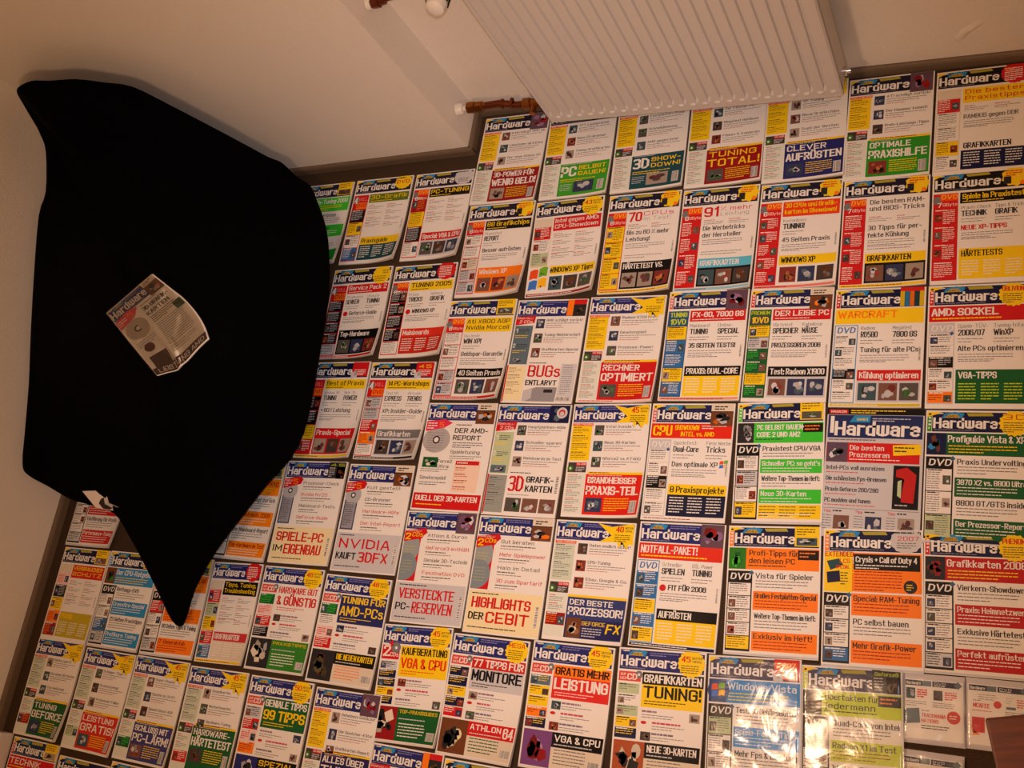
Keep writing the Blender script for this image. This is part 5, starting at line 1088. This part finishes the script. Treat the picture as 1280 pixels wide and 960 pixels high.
# ------------------------------------------------------------------ black beanbag in the corner
BAG = {"outline":[[-2.604,1.47,0.755],[-2.523,1.47,0.772],[-2.472,1.47,0.76],[-2.376,1.47,0.746],[-2.318,1.48,0.703],[-2.262,1.49,0.656],[-2.218,1.49,0.561],[-2.172,1.49,0.444],[-2.142,1.495,0.339],[-2.116,1.5,0.239],[-2.093,1.5,0.202],[-2.099,1.501,0.12],[-2.005,1.44,0.15],[-1.948,1.374,0.17],[-1.861,1.258,0.2],[-1.802,1.13,0.22],[-1.775,1.006,0.22],[-1.766,0.887,0.22],[-1.756,0.748,0.22],[-1.774,0.641,0.2],[-1.801,0.562,0.2],[-1.855,0.494,0.2],[-1.921,0.392,0.2],[-1.995,0.304,0.18],[-2.08,0.208,0.13],[-2.124,0.134,0.09],[-2.149,0.105,0.075],[-2.185,0.116,0.08],[-2.233,0.177,0.1],[-2.304,0.259,0.12],[-2.376,0.336,0.14],[-2.442,0.391,0.15],[-2.554,0.412,0.14],[-2.677,0.43,0.12],[-2.73,0.455,0.17],[-2.769,0.475,0.22],[-2.77,0.502,0.25],[-2.77,0.595,0.275],[-2.77,0.737,0.312],[-2.77,0.877,0.356],[-2.77,1.043,0.405],[-2.77,1.236,0.456],[-2.77,1.318,0.459],[-2.77,1.435,0.501],[-2.77,1.475,0.537],[-2.77,1.522,0.597],[-2.765,1.537,0.642]],"rings":[[[-2.663,1.497,0.708],[-2.547,1.477,0.747],[-2.487,1.472,0.741],[-2.385,1.467,0.732],[-2.322,1.474,0.693],[-2.264,1.482,0.649],[-2.216,1.479,0.558],[-2.168,1.477,0.446],[-2.138,1.481,0.343],[-2.112,1.486,0.246],[-2.094,1.488,0.205],[-2.092,1.483,0.133],[-2.004,1.428,0.157],[-1.946,1.361,0.18],[-1.858,1.246,0.211],[-1.799,1.12,0.232],[-1.772,0.998,0.234],[-1.762,0.881,0.235],[-1.752,0.744,0.234],[-1.77,0.64,0.214],[-1.797,0.563,0.213],[-1.851,0.496,0.212],[-1.917,0.396,0.21],[-1.99,0.31,0.19],[-2.074,0.217,0.141],[-2.118,0.144,0.101],[-2.143,0.115,0.087],[-2.178,0.126,0.091],[-2.226,0.187,0.11],[-2.295,0.267,0.13],[-2.366,0.342,0.15],[-2.429,0.396,0.161],[-2.539,0.417,0.151],[-2.659,0.435,0.132],[-2.714,0.46,0.179],[-2.752,0.479,0.228],[-2.754,0.506,0.256],[-2.753,0.597,0.282],[-2.75,0.736,0.32],[-2.748,0.872,0.365],[-2.748,1.034,0.413],[-2.749,1.224,0.462],[-2.749,1.304,0.465],[-2.756,1.422,0.501],[-2.76,1.464,0.535],[-2.764,1.513,0.591],[-2.774,1.536,0.626]],[[-2.748,1.525,0.624],[-2.614,1.495,0.675],[-2.534,1.478,0.683],[-2.419,1.464,0.685],[-2.344,1.462,0.657],[-2.279,1.464,0.621],[-2.221,1.453,0.543],[-2.167,1.445,0.443],[-2.135,1.446,0.348],[-2.11,1.449,0.256],[-2.099,1.456,0.211],[-2.077,1.435,0.165],[-2.007,1.393,0.173],[-1.947,1.328,0.199],[-1.86,1.217,0.233],[-1.801,1.096,0.256],[-1.771,0.979,0.261],[-1.758,0.867,0.266],[-1.75,0.739,0.264],[-1.769,0.641,0.243],[-1.797,0.569,0.239],[-1.848,0.506,0.237],[-1.917,0.412,0.229],[-1.99,0.331,0.207],[-2.07,0.243,0.16],[-2.112,0.173,0.122],[-2.136,0.147,0.107],[-2.172,0.157,0.109],[-2.217,0.215,0.127],[-2.282,0.291,0.149],[-2.347,0.363,0.168],[-2.401,0.414,0.184],[-2.507,0.434,0.173],[-2.617,0.451,0.158],[-2.677,0.476,0.195],[-2.717,0.495,0.239],[-2.723,0.521,0.263],[-2.716,0.606,0.292],[-2.702,0.735,0.336],[-2.695,0.862,0.382],[-2.694,1.014,0.428],[-2.7,1.194,0.471],[-2.697,1.269,0.475],[-2.725,1.391,0.495],[-2.74,1.436,0.519],[-2.753,1.488,0.567],[-2.772,1.515,0.595]],[[-2.74,1.484,0.57],[-2.649,1.475,0.598],[-2.574,1.46,0.606],[-2.457,1.444,0.615],[-2.37,1.431,0.602],[-2.296,1.425,0.578],[-2.224,1.402,0.521],[-2.16,1.384,0.442],[-2.123,1.379,0.363],[-2.095,1.377,0.286],[-2.083,1.381,0.247],[-2.044,1.35,0.225],[-1.995,1.322,0.219],[-1.942,1.265,0.24],[-1.862,1.166,0.272],[-1.803,1.056,0.297],[-1.77,0.947,0.309],[-1.753,0.844,0.318],[-1.749,0.73,0.313],[-1.77,0.643,0.289],[-1.799,0.58,0.281],[-1.847,0.523,0.278],[-1.92,0.441,0.259],[-1.993,0.369,0.232],[-2.068,0.289,0.187],[-2.108,0.227,0.151],[-2.131,0.203,0.137],[-2.165,0.213,0.137],[-2.206,0.266,0.155],[-2.261,0.335,0.178],[-2.314,0.4,0.201],[-2.353,0.444,0.224],[-2.449,0.463,0.214],[-2.544,0.478,0.203],[-2.611,0.503,0.226],[-2.66,0.523,0.255],[-2.669,0.547,0.274],[-2.65,0.622,0.31],[-2.62,0.733,0.363],[-2.604,0.843,0.412],[-2.6,0.979,0.454],[-2.617,1.144,0.485],[-2.609,1.209,0.492],[-2.66,1.33,0.491],[-2.692,1.381,0.501],[-2.727,1.44,0.529],[-2.751,1.469,0.55]],[[-2.699,1.411,0.515],[-2.631,1.411,0.533],[-2.565,1.398,0.542],[-2.457,1.382,0.554],[-2.366,1.364,0.553],[-2.29,1.351,0.542],[-2.205,1.318,0.51],[-2.13,1.29,0.459],[-2.085,1.276,0.404],[-2.049,1.266,0.351],[-2.033,1.266,0.324],[-1.995,1.236,0.312],[-1.96,1.217,0.299],[-1.92,1.173,0.312],[-1.855,1.093,0.334],[-1.8,0.998,0.359],[-1.764,0.902,0.377],[-1.745,0.813,0.389],[-1.746,0.718,0.378],[-1.77,0.646,0.352],[-1.8,0.594,0.339],[-1.844,0.546,0.333],[-1.92,0.479,0.304],[-1.994,0.42,0.269],[-2.067,0.353,0.223],[-2.105,0.3,0.189],[-2.126,0.279,0.175],[-2.156,0.289,0.175],[-2.189,0.335,0.193],[-2.229,0.394,0.22],[-2.261,0.447,0.254],[-2.285,0.484,0.281],[-2.365,0.5,0.274],[-2.446,0.514,0.265],[-2.514,0.538,0.274],[-2.573,0.558,0.285],[-2.583,0.579,0.3],[-2.551,0.639,0.343],[-2.505,0.728,0.404],[-2.48,0.818,0.455],[-2.472,0.93,0.494],[-2.499,1.075,0.51],[-2.491,1.129,0.516],[-2.547,1.237,0.505],[-2.593,1.289,0.499],[-2.657,1.357,0.5],[-2.698,1.392,0.504]],[[-2.578,1.288,0.501],[-2.53,1.292,0.512],[-2.473,1.281,0.522],[-2.384,1.268,0.535],[-2.301,1.25,0.542],[-2.231,1.236,0.54],[-2.143,1.199,0.531],[-2.064,1.166,0.506],[-2.015,1.147,0.474],[-1.977,1.132,0.442],[-1.962,1.13,0.423],[-1.931,1.107,0.414],[-1.908,1.095,0.4],[-1.879,1.063,0.407],[-1.831,1.003,0.42],[-1.786,0.927,0.441],[-1.752,0.85,0.459],[-1.735,0.778,0.469],[-1.743,0.705,0.453],[-1.769,0.649,0.425],[-1.799,0.609,0.408],[-1.839,0.572,0.399],[-1.911,0.521,0.364],[-1.984,0.476,0.324],[-2.057,0.425,0.273],[-2.096,0.384,0.238],[-2.116,0.368,0.224],[-2.139,0.376,0.226],[-2.158,0.413,0.249],[-2.176,0.458,0.285],[-2.188,0.498,0.324],[-2.202,0.526,0.352],[-2.264,0.54,0.348],[-2.33,0.552,0.339],[-2.391,0.573,0.34],[-2.449,0.593,0.34],[-2.458,0.61,0.351],[-2.421,0.654,0.395],[-2.371,0.721,0.456],[-2.341,0.789,0.504],[-2.326,0.875,0.542],[-2.354,0.992,0.549],[-2.349,1.035,0.553],[-2.399,1.123,0.538],[-2.444,1.167,0.527],[-2.515,1.23,0.511],[-2.564,1.266,0.502]],[[-2.385,1.13,0.539],[-2.352,1.135,0.546],[-2.309,1.126,0.555],[-2.242,1.117,0.567],[-2.177,1.103,0.576],[-2.121,1.091,0.579],[-2.045,1.059,0.582],[-1.977,1.03,0.572],[-1.935,1.013,0.555],[-1.902,1.0,0.535],[-1.89,0.997,0.523],[-1.867,0.981,0.516],[-1.851,0.972,0.505],[-1.832,0.95,0.508],[-1.799,0.909,0.514],[-1.765,0.854,0.528],[-1.74,0.797,0.54],[-1.731,0.745,0.544],[-1.744,0.693,0.524],[-1.77,0.653,0.497],[-1.797,0.624,0.479],[-1.833,0.598,0.467],[-1.895,0.562,0.435],[-1.958,0.531,0.397],[-2.024,0.497,0.349],[-2.064,0.469,0.312],[-2.083,0.458,0.299],[-2.098,0.463,0.303],[-2.101,0.489,0.331],[-2.102,0.52,0.369],[-2.104,0.548,0.406],[-2.111,0.567,0.43],[-2.157,0.578,0.427],[-2.206,0.588,0.42],[-2.254,0.605,0.418],[-2.301,0.621,0.414],[-2.308,0.634,0.422],[-2.275,0.665,0.46],[-2.234,0.712,0.509],[-2.21,0.763,0.547],[-2.192,0.824,0.581],[-2.208,0.909,0.589],[-2.204,0.941,0.592],[-2.237,1.003,0.583],[-2.271,1.036,0.573],[-2.329,1.084,0.555],[-2.37,1.112,0.544]],[[-2.183,0.975,0.597],[-2.161,0.978,0.602],[-2.132,0.973,0.609],[-2.085,0.967,0.619],[-2.041,0.957,0.627],[-2.002,0.95,0.63],[-1.955,0.931,0.628],[-1.912,0.914,0.62],[-1.88,0.901,0.61],[-1.854,0.89,0.601],[-1.842,0.887,0.596],[-1.826,0.875,0.592],[-1.813,0.869,0.586],[-1.801,0.855,0.587],[-1.78,0.828,0.589],[-1.76,0.792,0.596],[-1.745,0.754,0.601],[-1.746,0.721,0.596],[-1.761,0.688,0.576],[-1.782,0.661,0.554],[-1.804,0.642,0.54],[-1.832,0.625,0.529],[-1.877,0.601,0.505],[-1.922,0.581,0.478],[-1.971,0.559,0.442],[-2.003,0.542,0.413],[-2.018,0.536,0.402],[-2.026,0.539,0.406],[-2.023,0.554,0.43],[-2.02,0.574,0.46],[-2.02,0.593,0.486],[-2.025,0.606,0.502],[-2.056,0.614,0.501],[-2.089,0.621,0.497],[-2.121,0.633,0.496],[-2.153,0.644,0.493],[-2.158,0.653,0.498],[-2.138,0.674,0.522],[-2.114,0.707,0.553],[-2.105,0.744,0.573],[-2.103,0.79,0.588],[-2.105,0.846,0.6],[-2.097,0.865,0.607],[-2.104,0.901,0.613],[-2.119,0.919,0.612],[-2.149,0.947,0.606],[-2.175,0.964,0.599]],[[-2.04,0.845,0.604],[-2.03,0.847,0.606],[-2.019,0.847,0.607],[-2.0,0.846,0.608],[-1.981,0.843,0.609],[-1.962,0.84,0.61],[-1.938,0.831,0.61],[-1.91,0.82,0.61],[-1.888,0.811,0.61],[-1.868,0.803,0.61],[-1.858,0.8,0.611],[-1.848,0.793,0.611],[-1.837,0.788,0.611],[-1.832,0.781,0.611],[-1.822,0.768,0.61],[-1.816,0.751,0.609],[-1.813,0.733,0.607],[-1.815,0.717,0.603],[-1.82,0.697,0.595],[-1.827,0.682,0.588],[-1.838,0.671,0.582],[-1.852,0.662,0.576],[-1.873,0.649,0.567],[-1.892,0.638,0.557],[-1.913,0.626,0.543],[-1.926,0.617,0.531],[-1.933,0.613,0.527],[-1.937,0.615,0.529],[-1.938,0.623,0.539],[-1.939,0.634,0.551],[-1.943,0.645,0.561],[-1.949,0.652,0.566],[-1.964,0.656,0.566],[-1.98,0.66,0.565],[-1.997,0.666,0.564],[-2.012,0.672,0.563],[-2.016,0.677,0.565],[-2.012,0.69,0.572],[-2.009,0.71,0.579],[-2.011,0.731,0.584],[-2.015,0.757,0.588],[-2.018,0.786,0.593],[-2.015,0.797,0.595],[-2.017,0.815,0.599],[-2.022,0.823,0.6],[-2.031,0.834,0.602],[-2.039,0.841,0.603]]],"cen":[-1.92,0.721,0.587],"back":[[[-2.585,1.434,0.68],[-2.509,1.434,0.695],[-2.462,1.434,0.684],[-2.373,1.434,0.671],[-2.319,1.443,0.633],[-2.267,1.452,0.59],[-2.226,1.452,0.505],[-2.183,1.452,0.4],[-2.155,1.457,0.305],[-2.131,1.462,0.215],[-2.11,1.462,0.182],[-2.115,1.462,0.108],[-2.028,1.406,0.135],[-1.975,1.344,0.153],[-1.894,1.236,0.18],[-1.839,1.117,0.198],[-1.814,1.002,0.198],[-1.805,0.891,0.198],[-1.796,0.762,0.198],[-1.813,0.663,0.18],[-1.838,0.589,0.18],[-1.888,0.526,0.18],[-1.95,0.431,0.18],[-2.018,0.349,0.162],[-2.098,0.26,0.117],[-2.138,0.191,0.081],[-2.162,0.164,0.068],[-2.195,0.174,0.072],[-2.24,0.231,0.09],[-2.306,0.307,0.108],[-2.373,0.379,0.126],[-2.434,0.43,0.135],[-2.538,0.45,0.126],[-2.653,0.466,0.108],[-2.702,0.49,0.153],[-2.738,0.508,0.198],[-2.739,0.533,0.225],[-2.739,0.62,0.248],[-2.739,0.752,0.281],[-2.739,0.882,0.32],[-2.739,1.036,0.365],[-2.739,1.216,0.41],[-2.739,1.292,0.413],[-2.739,1.401,0.451],[-2.739,1.438,0.483],[-2.739,1.482,0.537],[-2.735,1.496,0.578]],[[-2.549,1.366,0.566],[-2.484,1.366,0.579],[-2.444,1.366,0.57],[-2.367,1.366,0.56],[-2.32,1.374,0.527],[-2.276,1.382,0.492],[-2.24,1.382,0.421],[-2.204,1.382,0.333],[-2.18,1.386,0.254],[-2.159,1.39,0.179],[-2.14,1.39,0.152],[-2.145,1.391,0.09],[-2.07,1.342,0.112],[-2.024,1.289,0.128],[-1.955,1.196,0.15],[-1.908,1.094,0.165],[-1.886,0.995,0.165],[-1.879,0.9,0.165],[-1.871,0.788,0.165],[-1.885,0.703,0.15],[-1.907,0.64,0.15],[-1.95,0.585,0.15],[-2.003,0.504,0.15],[-2.062,0.433,0.135],[-2.13,0.356,0.098],[-2.165,0.297,0.068],[-2.185,0.274,0.056],[-2.214,0.283,0.06],[-2.252,0.332,0.075],[-2.309,0.397,0.09],[-2.367,0.459,0.105],[-2.42,0.503,0.112],[-2.509,0.52,0.105],[-2.608,0.534,0.09],[-2.65,0.554,0.128],[-2.681,0.57,0.165],[-2.682,0.592,0.188],[-2.682,0.666,0.206],[-2.682,0.78,0.234],[-2.682,0.892,0.267],[-2.682,1.024,0.304],[-2.682,1.179,0.342],[-2.682,1.244,0.344],[-2.682,1.338,0.376],[-2.682,1.37,0.403],[-2.682,1.408,0.448],[-2.678,1.42,0.482]],[[-2.5,1.272,0.34],[-2.45,1.272,0.347],[-2.418,1.272,0.342],[-2.359,1.272,0.336],[-2.323,1.279,0.316],[-2.288,1.285,0.295],[-2.261,1.285,0.252],[-2.232,1.285,0.2],[-2.213,1.288,0.153],[-2.197,1.291,0.108],[-2.183,1.291,0.091],[-2.187,1.292,0.054],[-2.128,1.254,0.068],[-2.093,1.213,0.077],[-2.039,1.141,0.09],[-2.003,1.062,0.099],[-1.986,0.985,0.099],[-1.98,0.911,0.099],[-1.974,0.825,0.099],[-1.985,0.758,0.09],[-2.002,0.709,0.09],[-2.035,0.667,0.09],[-2.076,0.604,0.09],[-2.122,0.549,0.081],[-2.175,0.49,0.058],[-2.202,0.444,0.04],[-2.218,0.426,0.034],[-2.24,0.433,0.036],[-2.27,0.471,0.045],[-2.314,0.522,0.054],[-2.359,0.569,0.063],[-2.399,0.603,0.068],[-2.469,0.616,0.063],[-2.545,0.628,0.054],[-2.578,0.643,0.077],[-2.602,0.656,0.099],[-2.603,0.672,0.112],[-2.603,0.73,0.124],[-2.603,0.818,0.14],[-2.603,0.905,0.16],[-2.603,1.008,0.182],[-2.603,1.127,0.205],[-2.603,1.178,0.207],[-2.603,1.251,0.225],[-2.603,1.276,0.242],[-2.603,1.305,0.269],[-2.6,1.314,0.289]],[[-2.445,1.168,0.008],[-2.411,1.168,0.008],[-2.39,1.168,0.008],[-2.349,1.168,0.008],[-2.325,1.173,0.008],[-2.301,1.177,0.008],[-2.283,1.177,0.008],[-2.264,1.177,0.008],[-2.251,1.179,0.008],[-2.24,1.181,0.008],[-2.23,1.181,0.008],[-2.233,1.181,0.008],[-2.194,1.156,0.008],[-2.17,1.128,0.008],[-2.133,1.079,0.008],[-2.108,1.026,0.008],[-2.097,0.974,0.008],[-2.093,0.924,0.008],[-2.089,0.865,0.008],[-2.096,0.82,0.008],[-2.108,0.787,0.008],[-2.13,0.758,0.008],[-2.158,0.716,0.008],[-2.189,0.679,0.008],[-2.225,0.638,0.008],[-2.243,0.607,0.008],[-2.254,0.595,0.008],[-2.269,0.6,0.008],[-2.289,0.625,0.008],[-2.319,0.66,0.008],[-2.349,0.692,0.008],[-2.377,0.715,0.008],[-2.424,0.724,0.008],[-2.476,0.732,0.008],[-2.498,0.742,0.008],[-2.514,0.75,0.008],[-2.515,0.762,0.008],[-2.515,0.801,0.008],[-2.515,0.861,0.008],[-2.515,0.919,0.008],[-2.515,0.989,0.008],[-2.515,1.07,0.008],[-2.515,1.105,0.008],[-2.515,1.154,0.008],[-2.515,1.17,0.008],[-2.515,1.19,0.008],[-2.513,1.197,0.008]]],"mag":[[[-2.1655,0.8287,0.595],[-2.1292,0.8454,0.6045],[-2.093,0.8617,0.6141],[-2.0568,0.8775,0.624],[-2.0204,0.8928,0.6344],[-1.9838,0.9074,0.6454]],[[-2.1317,0.8031,0.594],[-2.095,0.8208,0.6026],[-2.0584,0.838,0.6114],[-2.0218,0.8548,0.6205],[-1.9852,0.8711,0.63],[-1.9484,0.8868,0.64]],[[-2.0978,0.7777,0.5934],[-2.0608,0.7963,0.6012],[-2.0237,0.8143,0.6092],[-1.9867,0.8321,0.6175],[-1.9499,0.8495,0.6261],[-1.9131,0.8664,0.6349]],[[-2.0642,0.7527,0.593],[-2.0265,0.7718,0.6],[-1.9887,0.7905,0.6074],[-1.9515,0.8094,0.6149],[-1.9146,0.828,0.6226],[-1.8777,0.8461,0.6304]],[[-2.0311,0.7285,0.5921],[-1.9929,0.7468,0.5987],[-1.9546,0.7647,0.6057],[-1.9175,0.7842,0.6129],[-1.8809,0.8036,0.62],[-1.8443,0.8222,0.6274]],[[-1.999,0.705,0.5905],[-1.96,0.7211,0.5969],[-1.9213,0.7369,0.6035],[-1.8847,0.7569,0.6108],[-1.8487,0.7771,0.6181],[-1.8124,0.7959,0.6256]],[[-1.9677,0.682,0.588],[-1.9285,0.6941,0.5941],[-1.8897,0.706,0.6002],[-1.8542,0.7266,0.6084],[-1.8191,0.7478,0.617],[-1.7832,0.7665,0.6257]],[[-1.9365,0.6588,0.5853],[-1.8985,0.665,0.5901],[-1.8609,0.6712,0.5949],[-1.8268,0.6929,0.6055],[-1.7928,0.7156,0.6173],[-1.7574,0.7342,0.6288]]]}
def rounder(ring, k=3):
    R_ = np.array(ring); m = len(R_); out = []
    for i in range(m):
        p0, p1, p2, p3_ = R_[i-1], R_[i], R_[(i+1) % m], R_[(i+2) % m]
        for j in range(k):
            t = j/k
            a = 0.5*((2*p1)+(p2-p0)*t+(2*p0-5*p1+4*p2-p3_)*t*t+(-p0+3*p1-3*p2+p3_)*t**3)
            out.append(tuple(a) if t else tuple(p1))
    return out
BAG['outline'] = rounder(BAG['outline']); BAG['rings'] = [rounder(r_) for r_ in BAG['rings']]; BAG['back'] = [rounder(r_) for r_ in BAG['back']]
O = BAG['outline']; n = len(O)
V = [tuple(BAG['cen'])]; F = []
seq = [r for r in BAG['rings'][::-1]] + [O] + BAG['back']
for ring in seq: V += [tuple(p) for p in ring]
base = lambda k: 1+k*n
def lerp_wrinkle(): pass
for i in range(n): F.append((0, base(0)+(i+1) % n, base(0)+i))
for k in range(len(seq)-1):
    for i in range(n):
        a, b = base(k)+i, base(k)+(i+1) % n
        F.append((a, b, base(k+1)+(i+1) % n, base(k+1)+i))
V.append((-2.33, 0.95, 0.006)); c = len(V)-1
for i in range(n): F.append((base(len(seq)-1)+i, base(len(seq)-1)+(i+1) % n, c))
bag = empty('beanbag', (-2.33, 0.95, 0), 0, label='huge black cloth beanbag slumped in the left corner', category='beanbag')
bo = mesh_obj('cushion_cover', [(x+2.33, y-0.95, z) for x, y, z in V], F, M_cloth, bag, True)
# white label sewn to the lower edge
lab = [(-2.559, .448, .175), (-2.475, .454, .176), (-2.452, .440, .178), (-2.436, .418, .176), (-2.407, .409, .170), (-2.374, .4085, .160), (-2.430, .402, .150), (-2.462, .402, .150), (-2.502, .405, .160)]
def sheet3(name, pts, m, lift, parent, c0=(-2.33, .95, 0)):
    p = [Vector(q)-Vector(c0)+Vector((0, -0.004, lift)) for q in pts]
    c = sum(p, Vector())/len(p); k = len(p)
    dn = Vector((0, 0.0006, -0.0012))
    v = [tuple(q) for q in p] + [tuple(c)] + [tuple(q+dn) for q in p] + [tuple(c+dn)]
    f = []
    for i in range(k):
        j = (i+1) % k
        f += [(k, j, i), (2*k+1, k+1+i, k+1+j), (i, j, k+1+j, k+1+i)]
    return mesh_obj(name, v, f, m, parent)
lb = sheet3('sewn_label', lab, M_label, 0.010, bag)
sheet3('label_emblem', [(-2.476, .428, .171), (-2.467, .434, .171), (-2.464, .424, .171), (-2.452, .410, .170), (-2.425, .405, .166), (-2.442, .401, .160), (-2.468, .403, .160), (-2.482, .416, .168)], M_label2, 0.0125, lb, (-2.33, .95, 0))

# the magazine lying across the beanbag follows its curve
G = np.array(BAG['mag'])            # rows down the page, columns across
root = empty('computer_magazine', tuple(G[4, 3]), 0, label='single magazine draped on top of the black beanbag', category='magazine')
org = G[4, 3].copy()
nv, nu = G.shape[:2]
du = np.gradient(G, axis=1); dv = np.gradient(G, axis=0)
NN = np.cross(du, -dv); NN /= np.linalg.norm(NN, axis=2)[..., None]
NN[NN[..., 2] < 0] *= -1
def cubic(u, k):
    # smooth interpolation (Catmull-Rom) weights
    x = np.clip(u, 0, 1)*(k-1); i = np.clip(x.astype(int), 0, k-2); f = x-i
    w = np.stack([-0.5*f+f*f-0.5*f**3, 1-2.5*f*f+1.5*f**3, 0.5*f+2*f*f-1.5*f**3, -0.5*f*f+0.5*f**3], 1)
    idx = np.clip(np.stack([i-1, i, i+1, i+2], 1), 0, k-1)
    return w, idx
def drape(u, v, z):
    u, v = np.asarray(u, float), np.asarray(v, float)
    wu, iu = cubic(u, nu); wv, iv = cubic(v, nv)
    P = np.zeros((len(u), 3)); Q = np.zeros((len(u), 3))
    for a in range(4):
        for b in range(4):
            ww = (wv[:, a]*wu[:, b])[:, None]
            P += ww*G[iv[:, a], iu[:, b]]; Q += ww*NN[iv[:, a], iu[:, b]]
    fold = 0.006*np.exp(-((u-0.42-0.10*(v-0.5))/0.05)**2)*np.clip(v*1.6-0.3, 0, 1)
    return P - org + Q*(0.004 + np.asarray(z, float) + fold)[:, None]
class BentSheet(Sheet):
    def R(s, x, y, w, h, col, layer=1):
        nx = max(1, int(math.ceil(w/8))); ny = max(1, int(math.ceil(h/8)))
        gx, gy = np.meshgrid(np.linspace(x, x+w, nx+1), np.linspace(y, y+h, ny+1))
        i, j = np.meshgrid(np.arange(nx), np.arange(ny)); a = (j*(nx+1)+i).ravel()
        s.add(np.c_[gx.ravel(), gy.ravel()], np.r_[np.c_[a, a+nx+1, a+nx+2], np.c_[a, a+nx+2, a+1]], col, layer)
s = BentSheet(0.208, 0.293, 0, 0, seed=99)
masthead(s, BLU, None, 'pic2')
s.P([(4, 52), (60, 44), (92, 54), (66, 76), (4, 88)], rgb(226, 60, 90), 5); s.X(48, 52, 18, 22, '5', ORG, 6); s.L(8, 58, 36, 3, 8, WHITE, 6, th=3.4)
s.L(100, 60, 80, 1, 5, DK, 3, th=2.4); s.X(98, 70, 96, 15, '3D-GRAFIK-', BLK, 4); s.X(98, 92, 84, 15, 'KARTEN', BLK, 4)
s.L(98, 114, 100, 4, 7, DK, 3, th=2.4); s.L(98, 148, 100, 12, 7, GREY, 3, th=1.8); s.pic(176, 120, 28, 30, (DGRN, DK, DK), 2)
s.disc(48, 118, 38, rgb(190, 178, 166), 2, n=28); s.disc(48, 118, 12, DK, 3); s.disc(48, 118, 7, WHITE, 3.5); s.L(16, 164, 70, 3, 8, GREY, 3, th=1.8)
s.disc(40, 196, 16, rgb(90, 30, 24), 3); s.R(20, 226, 60, 44, rgb(64, 20, 14), 2); s.L(98, 236, 100, 3, 7, GREY, 3, th=1.8)
s.R(3, 268, 204, 25, rgb(60, 20, 40), 2.5); s.X(20, 273, 176, 14, 'LEISTUNG AMD', WHITE, 4)
s.build('cover', root, drape)
# its pages
nx, ny = 16, 22
uu, vv = np.meshgrid(np.linspace(0, 1, nx+1), np.linspace(0, 1, ny+1))
top = drape(uu.ravel(), vv.ravel(), np.full(uu.size, -0.0003)); bot = drape(uu.ravel(), vv.ravel(), np.full(uu.size, -0.004))
V = [tuple(p) for p in top] + [tuple(p) for p in bot]; F = []; N = len(top); idx = lambda i, j: j*(nx+1)+i
for j in range(ny):
    for i in range(nx):
        a, b, c2, d = idx(i, j), idx(i+1, j), idx(i+1, j+1), idx(i, j+1)
        F += [(a, d, c2, b), (N+a, N+b, N+c2, N+d)]
rim = [idx(i, 0) for i in range(nx)] + [idx(nx, j) for j in range(ny)] + [idx(i, ny) for i in range(nx, 0, -1)] + [idx(0, j) for j in range(ny, 0, -1)]
for a, b in zip(rim, rim[1:]+rim[:1]): F.append((a, b, N+b, N+a))
mesh_obj('page_block', V, F, M_pages, root, True)
# creased film over it
nx, ny = 30, 40
uu, vv = np.meshgrid(np.linspace(-0.01, 1.01, nx+1), np.linspace(-0.01, 1.01, ny+1))
r = np.random.RandomState(4)
wz = sum(r.uniform(.0001, .0004)*np.sin(r.uniform(5, 40)*uu + r.uniform(5, 40)*vv + r.uniform(0, 6)) for _ in range(9))
P = drape(uu.ravel(), vv.ravel(), 0.0035 + wz.ravel())
F = [(j*(nx+1)+i, (j+1)*(nx+1)+i, (j+1)*(nx+1)+i+1, j*(nx+1)+i+1) for j in range(ny) for i in range(nx)]
mesh_obj('plastic_wrap', P, F, M_film, root, True)
